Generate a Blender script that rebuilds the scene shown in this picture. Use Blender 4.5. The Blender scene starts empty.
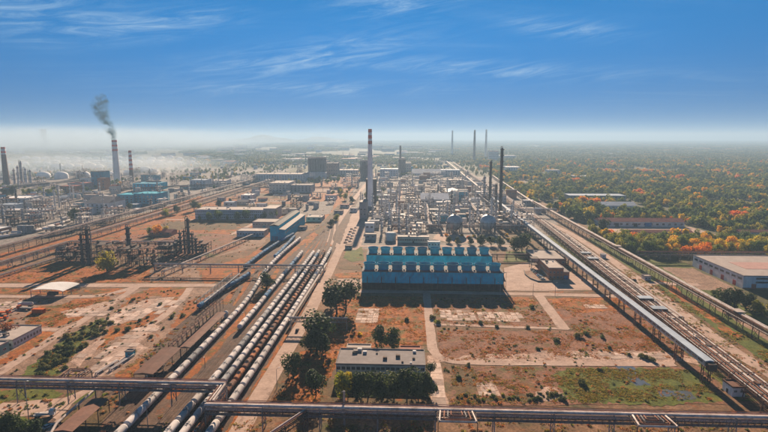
import bpy, math, random
from mathutils import Vector, noise
from mathutils.geometry import tessellate_polygon
R = math.radians
random.seed(7)
SC = bpy.context.scene
COL = SC.collection

# ------------------------------------------------------------------ camera
FPX, CAMH = 520.0, 117.0                       # focal length in photo pixels (768 wide), height in metres
PITCH = math.atan(79 / FPX)
YAW = math.atan((407 - 384) / FPX * math.cos(PITCH))
cam_d = bpy.data.cameras.new('camera')
cam = bpy.data.objects.new('camera', cam_d)
COL.objects.link(cam)
cam.location = (0, 0, CAMH)
cam.rotation_euler = (R(90) - PITCH, 0, YAW)
cam_d.sensor_width = 36
cam_d.lens = 36 * FPX / 768
cam_d.clip_start, cam_d.clip_end = 1, 80000
SC.camera = cam
SC.render.resolution_x, SC.render.resolution_y = 1024, 576

# ------------------------------------------------------------------ sky and sun
SUN_EL, SUN_AZ = 21.0, -1.0                    # azimuth from +Y towards +X
SMOG = 2.6e-3
HAZE = 1.6e-4                                    # density of the air per metre
w = bpy.data.worlds.new('World')
SC.world = w
w.use_nodes = True
nt = w.node_tree
N, L = nt.nodes, nt.links
for n in list(N):
    N.remove(n)
def wn(t, **k):
    n = N.new(t)
    for a, b in k.items():
        setattr(n, a, b)
    return n
out = wn('ShaderNodeOutputWorld')
bg = wn('ShaderNodeBackground')
bg.inputs['Strength'].default_value = 0.092
sky = wn('ShaderNodeTexSky', sky_type='NISHITA', sun_disc=False)
sky.sun_elevation, sky.sun_rotation = R(SUN_EL), R(SUN_AZ)
sky.altitude, sky.air_density, sky.dust_density, sky.ozone_density = 14000, 1.0, 0.0, 3.0
tint = wn('ShaderNodeMix', data_type='RGBA', blend_type='MULTIPLY')   # deep polarised blue aloft, milder low down
tint.inputs['Factor'].default_value = 1
tgr = wn('ShaderNodeMix', data_type='RGBA')
tgr.inputs['A'].default_value = (0.075, 0.215, 0.20, 1)
tgr.inputs['B'].default_value = (0.028, 0.80, 0.88, 1)
L.new(sky.outputs['Color'], tint.inputs['A'])
L.new(tgr.outputs['Result'], tint.inputs['B'])
# thin cirrus: noise on a plane high above, stretched into wisps
tc = wn('ShaderNodeTexCoord')
sep = wn('ShaderNodeSeparateXYZ')
L.new(tc.outputs['Generated'], sep.inputs[0])
def wm(op, a, b=None, c=None):
    n = wn('ShaderNodeMath', operation=op)
    for i, v in enumerate((a, b, c)):
        if v is None:
            continue
        if isinstance(v, (int, float)):
            n.inputs[i].default_value = v
        else:
            L.new(v, n.inputs[i])
    return n.outputs[0]
hgt = wn('ShaderNodeMapRange', interpolation_type='SMOOTHSTEP')
hgt.inputs['From Min'].default_value, hgt.inputs['From Max'].default_value = -0.02, 0.26
L.new(sep.outputs[2], hgt.inputs['Value'])
L.new(hgt.outputs[0], tgr.inputs['Factor'])
zc = wm('MAXIMUM', sep.outputs[2], 0.02)
zc = wm('ADD', zc, 0.03)
u = wm('DIVIDE', sep.outputs[0], zc)
v = wm('DIVIDE', sep.outputs[1], zc)
cmb = wn('ShaderNodeCombineXYZ')
L.new(u, cmb.inputs[0]); L.new(v, cmb.inputs[1])
mp = wn('ShaderNodeMapping')
mp.inputs['Rotation'].default_value = (0, 0, R(42))
mp.inputs['Scale'].default_value = (0.30, 0.95, 1)
mp.inputs['Location'].default_value = (3.7, 1.2, 0)
L.new(cmb.outputs[0], mp.inputs[0])
n1 = wn('ShaderNodeTexNoise')
n1.inputs['Scale'].default_value = 1.15
n1.inputs['Detail'].default_value = 9
n1.inputs['Roughness'].default_value = 0.62
n1.inputs['Distortion'].default_value = 1.6
L.new(mp.outputs[0], n1.inputs['Vector'])
n2 = wn('ShaderNodeTexNoise')
n2.inputs['Scale'].default_value = 0.33
n2.inputs['Detail'].default_value = 3
L.new(cmb.outputs[0], n2.inputs['Vector'])
r1 = wn('ShaderNodeMapRange', interpolation_type='SMOOTHSTEP')
r1.inputs['From Min'].default_value, r1.inputs['From Max'].default_value = 0.42, 0.82
L.new(n1.outputs['Fac'], r1.inputs['Value'])
r2 = wn('ShaderNodeMapRange', interpolation_type='SMOOTHSTEP')
r2.inputs['From Min'].default_value, r2.inputs['From Max'].default_value = 0.38, 0.66
L.new(n2.outputs['Fac'], r2.inputs['Value'])
az = wm('ARCTAN2', sep.outputs[0], sep.outputs[1])
el = wm('ARCSINE', sep.outputs[2])
def wisp(a0, e0, sa, se, rot):                 # a soft streak of cirrus at azimuth a0, elevation e0 (degrees)
    da, de = wm('SUBTRACT', az, R(a0)), wm('SUBTRACT', el, R(e0))
    c, s = math.cos(R(rot)), math.sin(R(rot))
    p = wm('ADD', wm('MULTIPLY', da, c), wm('MULTIPLY', de, s))
    q = wm('SUBTRACT', wm('MULTIPLY', de, c), wm('MULTIPLY', da, s))
    p = wm('POWER', wm('ABSOLUTE', wm('DIVIDE', p, R(sa))), 2.0)
    q = wm('POWER', wm('ABSOLUTE', wm('DIVIDE', q, R(se))), 2.0)
    return wm('EXPONENT', wm('MULTIPLY', wm('ADD', p, q), -1.0))
wc = wn('ShaderNodeCombineXYZ')
L.new(wm('ADD', wm('MULTIPLY', az, 5.2), wm('MULTIPLY', el, 2.4)), wc.inputs[0])
L.new(wm('SUBTRACT', wm('MULTIPLY', el, 46.0), wm('MULTIPLY', az, 7.5)), wc.inputs[1])
n3 = wn('ShaderNodeTexNoise')
for k_, v_ in (('Scale', 1.3), ('Detail', 10), ('Roughness', 0.66), ('Distortion', 1.3)):
    n3.inputs[k_].default_value = v_
L.new(wc.outputs[0], n3.inputs['Vector'])
r3 = wn('ShaderNodeMapRange', interpolation_type='SMOOTHSTEP')
r3.inputs['From Min'].default_value, r3.inputs['From Max'].default_value = 0.36, 0.86
L.new(n3.outputs['Fac'], r3.inputs['Value'])
wsum = None
for a in ((-10, 8.3, 11, 1.5, 8), (-26, 10.5, 8, 1.1, 10), (-37, 11.3, 7, 2.2, 0), (16, 10.6, 5, 0.8, -8),
          (-1, 13.6, 6, 1.2, 3), (9, 7.0, 12, 0.8, -4), (-10, 5.0, 12, 0.7, 1), (-34, 14, 6, 1.0, 3)):
    x = wisp(*a)
    wsum = x if wsum is None else wm('ADD', wsum, x)
cl = wm('ADD', wm('MULTIPLY', wm('MULTIPLY', r1.outputs[0], r2.outputs[0]), 0.14), wm('MULTIPLY', wm('MULTIPLY', wsum, r3.outputs[0]), 0.78))
cl = wm('MINIMUM', cl, 0.75)
hz = wn('ShaderNodeMapRange')
hz.inputs['From Min'].default_value, hz.inputs['From Max'].default_value = 0.02, 0.09
L.new(sep.outputs[2], hz.inputs['Value'])
cl = wm('MULTIPLY', cl, hz.outputs[0])
cm = wn('ShaderNodeMix', data_type='RGBA')
cm.inputs['B'].default_value = (2.2, 3.0, 3.6, 1)
L.new(cl, cm.inputs['Factor'])
L.new(tint.outputs['Result'], cm.inputs['A'])
L.new(cm.outputs['Result'], bg.inputs['Color'])
L.new(bg.outputs[0], out.inputs['Surface'])

sd = bpy.data.lights.new('sun', 'SUN')
sd.energy, sd.angle, sd.color = 5.0, R(0.55), (1.0, 0.77, 0.56)
sun = bpy.data.objects.new('sun', sd)
COL.objects.link(sun)
sdir = Vector((-math.sin(R(SUN_AZ)) * math.cos(R(SUN_EL)), -math.cos(R(SUN_AZ)) * math.cos(R(SUN_EL)), -math.sin(R(SUN_EL))))
sun.rotation_euler = sdir.to_track_quat('-Z', 'Y').to_euler()
sun.location = (0, 300, 400)

SC.view_settings.view_transform = 'Standard'
SC.view_settings.look = 'None'
SC.view_settings.exposure = 1.38
SC.view_settings.gamma = 1
SC.render.engine = 'CYCLES'
SC.cycles.max_bounces = 5
SC.cycles.diffuse_bounces = 2
SC.cycles.glossy_bounces = 2
SC.cycles.transparent_max_bounces = 6
SC.cycles.volume_bounces = 0
SC.cycles.use_denoising = True
SC.cycles.use_adaptive_sampling = True
SC.cycles.adaptive_threshold = 0.02

# ------------------------------------------------------------------ photo pixel -> place on the ground
CP, SP, CY, SY = math.cos(PITCH), math.sin(PITCH), math.cos(YAW), math.sin(YAW)
def P(px, py, z=0.0):                          # where the line of sight through a photo pixel meets height z
    a, b = px - 384.0, 216.0 - py
    fw, up = FPX * CP + b * SP, -FPX * SP + b * CP
    t = (z - CAMH) / up
    return ((a * CY - fw * SY) * t, (a * SY + fw * CY) * t)
def TOP(X, Y, py):                             # height of a thing standing at X, Y whose top shows at photo row py
    fw = -X * SY + Y * CY
    k = (216.0 - py) / FPX
    return CAMH + fw * (k * CP - SP) / (CP + k * SP)
def W(px, Y):                                  # lateral place of photo column px at depth Y (ground)
    k = (px - 384.0) / FPX
    # depth along the optical axis is close to fw/CP-ish; solve by iteration
    X = 0.0
    for _ in range(6):
        fw = -X * SY + Y * CY
        c = fw * CP + CAMH * SP
        X = (k * c - Y * SY) / CY
    return X

# ------------------------------------------------------------------ materials
MATS = {}
def ramp(nt, fac, stops):
    r = nt.nodes.new('ShaderNodeValToRGB')
    e = r.color_ramp.elements
    while len(e) < len(stops):
        e.new(0.5)
    for i, (p, c) in enumerate(stops):
        e[i].position = p
        e[i].color = (*c, 1)
    nt.links.new(fac, r.inputs[0])
    return r.outputs[0]
def tex(nt, vec, scale, detail=4, rough=0.55, dist=0.0):
    n = nt.nodes.new('ShaderNodeTexNoise')
    n.inputs['Scale'].default_value = scale
    n.inputs['Detail'].default_value = detail
    n.inputs['Roughness'].default_value = rough
    n.inputs['Distortion'].default_value = dist
    nt.links.new(vec, n.inputs['Vector'])
    return n.outputs['Fac']
def mixc(nt, fac, a, b, mode='MIX'):
    m = nt.nodes.new('ShaderNodeMix')
    m.data_type = 'RGBA'
    m.blend_type = mode
    for s, x in (('Factor', fac), ('A', a), ('B', b)):
        if isinstance(x, (int, float)):
            m.inputs[s].default_value = x
        elif isinstance(x, tuple):
            m.inputs[s].default_value = (*x, 1)
        else:
            nt.links.new(x, m.inputs[s])
    return m.outputs['Result']
def mrange(nt, v, a, b, c=0.0, d=1.0):
    m = nt.nodes.new('ShaderNodeMapRange')
    m.interpolation_type = 'SMOOTHSTEP'
    for s, x in (('From Min', a), ('From Max', b), ('To Min', c), ('To Max', d)):
        m.inputs[s].default_value = x
    nt.links.new(v, m.inputs['Value'])
    return m.outputs[0]
def newmat(name):
    m = bpy.data.materials.new(name)
    m.use_nodes = True
    nt = m.node_tree
    b = nt.nodes['Principled BSDF']
    g = nt.nodes.new('ShaderNodeNewGeometry')
    MATS[name] = m
    return m, nt, b, g.outputs['Position']
def mat(name, col, rough=0.7, metal=0.0, scale=0.5, amt=0.25, dirt=None, dirt_amt=0.5, dscale=0.12, vary=0.12, spec=0.07, streak=0.0, stain=None):
    """Weathered surface: fine mottling, larger dirt or rust stains, a little difference from one copy to the next."""
    m, nt, b, pos = newmat(name)
    c1 = tuple(min(1, x * (1 + amt)) for x in col)
    c0 = tuple(x * (1 - amt) for x in col)
    f = tex(nt, pos, scale, 6, 0.65)
    c = ramp(nt, f, ((0.3, c0), (0.7, c1)))
    if dirt:
        d = tex(nt, pos, dscale, 7, 0.68, 0.6)
        c = mixc(nt, mrange(nt, d, 0.46, 0.68, 0, dirt_amt), c, dirt)
    if streak:                                 # rain streaks running down the sheet
        mp_ = nt.nodes.new('ShaderNodeMapping')
        mp_.inputs['Scale'].default_value = (1, 1, .07)
        nt.links.new(pos, mp_.inputs[0])
        k = mrange(nt, tex(nt, mp_.outputs[0], 1.1, 5, .6), .42, .68, 0, streak)
        c = mixc(nt, k, c, tuple(x * .42 + y * .08 for x, y in zip(col, (1, .7, .5))))
    if stain:                                  # spills down from the hatch in the middle of the barrel
        tcn = nt.nodes.new('ShaderNodeTexCoord')
        sp_ = nt.nodes.new('ShaderNodeSeparateXYZ')
        nt.links.new(tcn.outputs['Object'], sp_.inputs[0])
        ab = nt.nodes.new('ShaderNodeMath'); ab.operation = 'ABSOLUTE'
        nt.links.new(sp_.outputs[1], ab.inputs[0])
        ml = nt.nodes.new('ShaderNodeMath'); ml.operation = 'MULTIPLY'
        nt.links.new(mrange(nt, ab.outputs[0], .15, 1.0, 1, 0), ml.inputs[0])
        nt.links.new(mrange(nt, tex(nt, pos, .9, 4), .38, .66, .0, .6), ml.inputs[1])
        c = mixc(nt, ml.outputs[0], c, stain)
    if vary:
        oi = nt.nodes.new('ShaderNodeObjectInfo')
        h = nt.nodes.new('ShaderNodeHueSaturation')
        nt.links.new(mrange(nt, oi.outputs['Random'], 0, 1, 1 - vary * 1.5, 1 + vary), h.inputs['Value'])
        nt.links.new(c, h.inputs['Color'])
        c = h.outputs[0]
    nt.links.new(c, b.inputs['Base Color'])
    b.inputs['Roughness'].default_value = rough if spec > .3 or metal > .3 else max(rough, .8)
    b.inputs['Metallic'].default_value = metal if metal > .3 else 0.0
    b.inputs['Specular IOR Level'].default_value = spec
    return m
RUST = (0.16, 0.065, 0.03)
DIRT = (0.10, 0.075, 0.055)
mat('tank_white', (0.62, 0.57, 0.54), 0.68, 0, 0.8, 0.08, (0.46, 0.34, 0.28), 0.25, 0.3, 0.14, stain=(0.16, 0.1, 0.075))
mat('dome_white', (0.78, 0.77, 0.76), 0.7, 0, 0.1, 0.06, (0.5, 0.46, 0.42), 0.3, 0.04)
mat('tank_blue', (0.03, 0.15, 0.30), 0.68, 0, 0.8, 0.2, (0.30, 0.33, 0.34), 0.35, 0.4, 0.2, stain=(0.05, 0.06, 0.07))
mat('tank_brown', (0.17, 0.075, 0.045), 0.68, 0, 0.8, 0.3, (0.06, 0.04, 0.03), 0.6, 0.5, 0.3, stain=(0.03, 0.022, 0.02))
mat('tank_orange', (0.36, 0.13, 0.05), 0.68, 0, 0.8, 0.25, (0.12, 0.06, 0.04), 0.5, 0.5, 0.2, stain=(0.06, 0.035, 0.025))
mat('tank_grey', (0.32, 0.32, 0.32), 0.68, 0, 0.8, 0.2, (0.16, 0.10, 0.08), 0.5, 0.5, 0.2, stain=(0.08, 0.06, 0.05))
mat('stripe_red', (0.36, 0.07, 0.045), 0.5)
mat('underframe', (0.035, 0.03, 0.03), 0.7, 0.2, 1, 0.3, RUST, 0.5)
mat('rail_steel', (0.20, 0.15, 0.125), 0.5, 0.2, 0.5, 0.2, RUST, 0.6)
mat('pipe_silver', (0.64, 0.54, 0.49), 0.68, 0.1, 0.4, 0.25, (0.17, 0.105, 0.075), 0.7, 0.2, spec=.2)
mat('pipe_white', (0.58, 0.55, 0.52), 0.7, 0, 0.4, 0.16, (0.28, 0.19, 0.14), 0.5, 0.2)
mat('pipe_rust', (0.26, 0.115, 0.075), 0.65, 0.1, 0.5, 0.35, (0.08, 0.05, 0.04), 0.6, 0.3)
mat('pipe_grey', (0.22, 0.21, 0.21), 0.7, 0.1, 0.4, 0.25, RUST, 0.5, 0.25)
mat('steel_dark', (0.085, 0.075, 0.07), 0.65, 0.2, 0.5, 0.3, RUST, 0.7, 0.3)
mat('steel_grey', (0.31, 0.295, 0.285), 0.6, 0.2, 0.5, 0.25, RUST, 0.55, 0.25)
mat('steel_rust', (0.15, 0.075, 0.05), 0.7, 0.1, 0.5, 0.3, (0.06, 0.04, 0.035), 0.5, 0.3)
mat('steel_light', (0.62, 0.60, 0.58), 0.7, 0, 0.5, 0.2, RUST, 0.4, 0.25)
mat('column_dark', (0.085, 0.08, 0.078), 0.55, 0.3, 0.3, 0.35, (0.16, 0.09, 0.06), 0.5, 0.2)
mat('column_silver', (0.62, 0.60, 0.59), 0.62, 0.15, 0.3, 0.2, (0.16, 0.12, 0.10), 0.5, 0.15)
mat('sphere_silver', (0.56, 0.55, 0.55), 0.5, 0.4, 0.25, 0.12, (0.22, 0.17, 0.14), 0.45, 0.12)
mat('concrete', (0.34, 0.31, 0.29), 0.85, 0, 0.25, 0.2, DIRT, 0.45, 0.1, streak=0.3)
mat('concrete_dark', (0.17, 0.155, 0.15), 0.85, 0, 0.25, 0.25, DIRT, 0.5, 0.1)
mat('chimney_white', (0.80, 0.79, 0.78), 0.8, 0, 0.1, 0.1, (0.6, 0.57, 0.55), 0.4, 0.05, streak=0.22)
mat('chimney_red', (0.55, 0.06, 0.03), 0.75, 0, 0.1, 0.15, (0.2, 0.07, 0.05), 0.4, 0.1)
mat('brick_brown', (0.20, 0.11, 0.08), 0.85, 0, 0.2, 0.25, DIRT, 0.4)
mat('brick_orange', (0.40, 0.17, 0.09), 0.85, 0, 0.3, 0.18, DIRT, 0.4)
mat('wall_white', (0.74, 0.73, 0.72), 0.75, 0, 0.2, 0.12, (0.3, 0.27, 0.25), 0.45, 0.12, streak=0.3)
mat('wall_cream', (0.58, 0.52, 0.46), 0.8, 0, 0.2, 0.14, (0.25, 0.2, 0.17), 0.45, 0.12, streak=0.3)
mat('wall_grey', (0.40, 0.395, 0.39), 0.8, 0, 0.2, 0.16, DIRT, 0.4, streak=0.35)
mat('wall_green', (0.25, 0.42, 0.38), 0.8, 0, 0.2, 0.12, DIRT, 0.3)
mat('roof_grey', (0.20, 0.175, 0.17), 0.85, 0, 0.18, 0.22, (0.15, 0.12, 0.11), 0.55, 0.09)
mat('roof_light', (0.38, 0.32, 0.285), 0.8, 0, 0.18, 0.18, (0.3, 0.24, 0.2), 0.5, 0.09)
mat('roof_pink', (0.42, 0.25, 0.215), 0.85, 0, 0.2, 0.15, (0.33, 0.21, 0.18), 0.5, 0.1)
mat('roof_dark', (0.04, 0.038, 0.038), 0.8, 0, 0.2, 0.25, DIRT, 0.5)
mat('roof_red', (0.34, 0.12, 0.085), 0.8, 0, 0.3, 0.2, (0.17, 0.08, 0.06), 0.5, 0.12)
mat('roof_brown', (0.20, 0.105, 0.075), 0.8, 0, 0.3, 0.25, (0.09, 0.06, 0.05), 0.5, 0.15)
mat('roof_white', (0.74, 0.72, 0.70), 0.6, 0, 0.2, 0.1, (0.4, 0.36, 0.33), 0.4, 0.1)
mat('roof_bluegrey', (0.33, 0.385, 0.45), 0.65, 0.1, 0.2, 0.14, (0.22, 0.22, 0.23), 0.4, 0.1)
mat('clad_blue', (0.015, 0.58, 0.74), 0.55, 0, 0.15, 0.16, (0.03, 0.13, 0.24), 0.5, 0.12, 0.05, streak=0.5)
mat('clad_blue_light', (0.03, 0.42, 0.56), 0.55, 0, 0.2, 0.14, (0.05, 0.17, 0.27), 0.4, 0.15, 0.06, streak=0.55)
mat('clad_bluegrey', (0.08, 0.32, 0.44), 0.55, 0, 0.2, 0.16, (0.1, 0.15, 0.2), 0.4, 0.1, streak=0.5)
mat('louver_dark', (0.05, 0.047, 0.047), 0.7, 0, 0.4, 0.3, RUST, 0.3)
mat('window_glass', (0.03, 0.04, 0.05), 0.15, 0, 0.3, 0.3, None, 0, 0.1, 0.3, 0.6)
mat('slab_pale', (0.50, 0.375, 0.31), 0.9, 0, 0.5, 0.2, (0.2, 0.12, 0.08), 0.6, 0.2, 0.22)
mat('window_frame', (0.45, 0.44, 0.43), 0.6)
mat('door_red', (0.42, 0.07, 0.05), 0.6)
mat('paint_orange', (0.62, 0.12, 0.02), 0.5, 0, 0.8, 0.15, (0.2, 0.07, 0.03), 0.4)
mat('paint_yellow', (0.6, 0.36, 0.04), 0.5)
mat('paint_blue', (0.04, 0.18, 0.40), 0.4)
mat('paint_red', (0.45, 0.05, 0.03), 0.4)
mat('paint_white', (0.68, 0.67, 0.66), 0.4)
mat('paint_dark', (0.05, 0.05, 0.055), 0.35)
mat('rubber', (0.02, 0.02, 0.02), 0.8)
mat('puddle', (0.10, 0.11, 0.12), 0.06, 0, 0.2, 0.2, None, 0, 0.1, 0, 0.6)

def foliage(name, stops, trans=0.42):
    """leaf colour picked per tree, with light and dark leaves inside one crown"""
    m, nt, b, pos = newmat(name)
    oi = nt.nodes.new('ShaderNodeObjectInfo')
    c = ramp(nt, oi.outputs['Random'], stops)
    f = tex(nt, pos, 0.9, 3)
    c = mixc(nt, 1.0, c, ramp(nt, f, ((0.3, (0.9, 0.92, 0.88)), (0.7, (2.3, 2.25, 1.9)))), 'MULTIPLY')
    nt.links.new(c, b.inputs['Base Color'])
    b.inputs['Roughness'].default_value = 0.75
    b.inputs['Specular IOR Level'].default_value = 0.15
    if trans:
        tr = nt.nodes.new('ShaderNodeBsdfTranslucent')
        nt.links.new(c, tr.inputs['Color'])
        mx = nt.nodes.new('ShaderNodeMixShader')
        mx.inputs[0].default_value = trans
        o = nt.nodes['Material Output']
        nt.links.new(b.outputs[0], mx.inputs[1])
        nt.links.new(tr.outputs[0], mx.inputs[2])
        nt.links.new(mx.outputs[0], o.inputs['Surface'])
    return m
foliage('leaf_green', ((0, (0.042, 0.072, 0.016)), (0.5, (0.075, 0.105, 0.019)), (1, (0.125, 0.140, 0.022))))
foliage('leaf_dark', ((0, (0.022, 0.036, 0.012)), (0.5, (0.032, 0.048, 0.014)), (1, (0.045, 0.058, 0.016))), 0.3)
foliage('leaf_olive', ((0, (0.10, 0.128, 0.019)), (0.5, (0.165, 0.165, 0.020)), (1, (0.25, 0.20, 0.020))))
foliage('leaf_yellow', ((0, (0.30, 0.25, 0.018)), (0.5, (0.46, 0.31, 0.016)), (1, (0.50, 0.25, 0.012))))
foliage('leaf_orange', ((0, (0.50, 0.24, 0.012)), (0.6, (0.52, 0.18, 0.010)), (1, (0.50, 0.12, 0.010))))
foliage('leaf_rust', ((0, (0.16, 0.05, 0.022)), (1, (0.11, 0.035, 0.02))))
foliage('bush_green', ((0, (0.050, 0.065, 0.020)), (0.6, (0.075, 0.085, 0.026)), (1, (0.12, 0.10, 0.03))))
foliage('leaf_mixed', ((0, (0.032, 0.050, 0.018)), (0.34, (0.046, 0.062, 0.021)), (0.62, (0.075, 0.078, 0.025)), (0.80, (0.12, 0.098, 0.028)),
                       (0.90, (0.20, 0.125, 0.024)), (0.955, (0.28, 0.135, 0.022)), (0.985, (0.33, 0.09, 0.018)), (1, (0.30, 0.06, 0.02))))
foliage('leaf_far', ((0, (0.055, 0.082, 0.024)), (0.5, (0.095, 0.112, 0.028)), (0.85, (0.15, 0.145, 0.030)), (0.97, (0.22, 0.17, 0.03)), (1, (0.28, 0.17, 0.03))), 0.15)
mat('bark', (0.075, 0.055, 0.04), 0.9, 0, 1.5, 0.3)

def groundmat(name, stops, scale=0.06, fine=0.9, finec=((0.34, (0.50, 0.48, 0.46)), (0.66, (1.45, 1.42, 1.4))), over=None, rough=0.95, mid=((0.32, (0.66, 0.66, 0.64)), (0.68, (1.26, 1.24, 1.22)))):
    """two sizes of mottling; over = (colour, scale, from, to) lays patches of a second growth on it"""
    m, nt, b, pos = newmat(name)
    c = ramp(nt, tex(nt, pos, scale, 9, 0.66, 0.5), stops)
    for o in over or ():
        c = mixc(nt, mrange(nt, tex(nt, pos, o[1], 8, 0.68, 0.4), o[2], o[3], 0, 0.92), c, o[0])
    c = mixc(nt, 1.0, c, ramp(nt, tex(nt, pos, fine, 5, 0.75), finec), 'MULTIPLY')
    c = mixc(nt, 1.0, c, ramp(nt, tex(nt, pos, fine * .28, 5, 0.7, .6), mid), 'MULTIPLY')
    nt.links.new(c, b.inputs['Base Color'])
    b.inputs['Roughness'].default_value = rough
    b.inputs['Specular IOR Level'].default_value = 0.1
    return m
OR1, OR2, BR1, BR2, GR1, GR2 = (0.39, 0.13, 0.022), (0.28, 0.082, 0.018), (0.21, 0.098, 0.058), (0.13, 0.062, 0.042), (0.085, 0.088, 0.020), (0.14, 0.115, 0.025)
groundmat('ground_soil', ((0.28, (0.085, 0.066, 0.034)), (0.48, (0.17, 0.095, 0.05)), (0.62, (0.25, 0.145, 0.085)), (0.78, (0.31, 0.20, 0.135))), 0.035,
          over=(((0.07, 0.068, 0.026), 0.05, 0.52, 0.66), (OR2, 0.09, 0.56, 0.68)))
groundmat('grass_orange', ((0.28, GR2), (0.45, OR2), (0.62, OR1), (0.8, (0.30, 0.165, 0.06))), 0.11, over=((GR1, 0.07, 0.50, 0.64), (BR2, 0.16, 0.56, 0.70)))
groundmat('grass_brown', ((0.25, BR2), (0.45, BR1), (0.62, (0.24, 0.12, 0.075)), (0.8, (0.29, 0.165, 0.11))), 0.12, over=((OR2, 0.055, 0.54, 0.66), (GR1, 0.035, 0.52, 0.64)))
groundmat('grass_green', ((0.28, (0.055, 0.080, 0.012)), (0.5, (0.090, 0.110, 0.015)), (0.75, (0.16, 0.14, 0.02))), 0.09, over=((OR2, 0.10, 0.60, 0.70), (BR2, 0.05, 0.62, 0.72)))
groundmat('grass_dim', ((0.28, (0.07, 0.058, 0.026)), (0.5, (0.12, 0.078, 0.034)), (0.75, (0.19, 0.105, 0.045))), 0.09, over=((OR2, 0.07, 0.56, 0.66), (GR1, 0.09, 0.57, 0.68)))
groundmat('dirt', ((0.28, (0.17, 0.10, 0.068)), (0.5, (0.26, 0.165, 0.115)), (0.75, (0.35, 0.235, 0.175))), 0.06, over=((OR2, 0.07, 0.60, 0.70), (BR2, 0.11, 0.60, 0.74)))
groundmat('pad', ((0.28, (0.29, 0.19, 0.15)), (0.5, (0.42, 0.29, 0.23)), (0.75, (0.50, 0.36, 0.29))), 0.09, over=((BR2, 0.16, 0.60, 0.72), (OR2, 0.10, 0.63, 0.72)))
groundmat('road', ((0.28, (0.34, 0.235, 0.19)), (0.5, (0.43, 0.31, 0.25)), (0.75, (0.49, 0.365, 0.30))), 0.05, 0.6, ((0.3, (0.80, 0.78, 0.77)), (0.7, (1.15, 1.13, 1.12))), over=(((0.21, 0.135, 0.10), 0.12, 0.56, 0.70),), mid=((0.32, (0.86, 0.85, 0.84)), (0.68, (1.1, 1.09, 1.08))))
groundmat('asphalt', ((0.28, (0.085, 0.075, 0.07)), (0.5, (0.12, 0.105, 0.097)), (0.75, (0.17, 0.145, 0.13))), 0.05, 0.6, ((0.3, (0.84, 0.83, 0.82)), (0.7, (1.12, 1.11, 1.1))))
groundmat('ballast', ((0.28, (0.075, 0.05, 0.038)), (0.5, (0.125, 0.08, 0.058)), (0.75, (0.19, 0.12, 0.085))), 0.08, 1.2, over=((OR2, 0.05, 0.58, 0.70),))
groundmat('gravel', ((0.28, (0.15, 0.13, 0.12)), (0.5, (0.21, 0.185, 0.17)), (0.75, (0.27, 0.235, 0.21))), 0.06, 0.9)
groundmat('forest_floor', ((0.28, (0.045, 0.052, 0.018)), (0.5, (0.085, 0.082, 0.030)), (0.75, (0.15, 0.115, 0.045))), 0.02, over=(((0.13, 0.11, 0.05), 0.006, 0.72, 0.84),))
groundmat('plant_floor', ((0.28, (0.15, 0.135, 0.125)), (0.5, (0.23, 0.205, 0.19)), (0.75, (0.32, 0.285, 0.26))), 0.03, 0.25, over=(((0.075, 0.07, 0.035), 0.02, 0.56, 0.66), (OR2, 0.03, 0.62, 0.70)))

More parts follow.
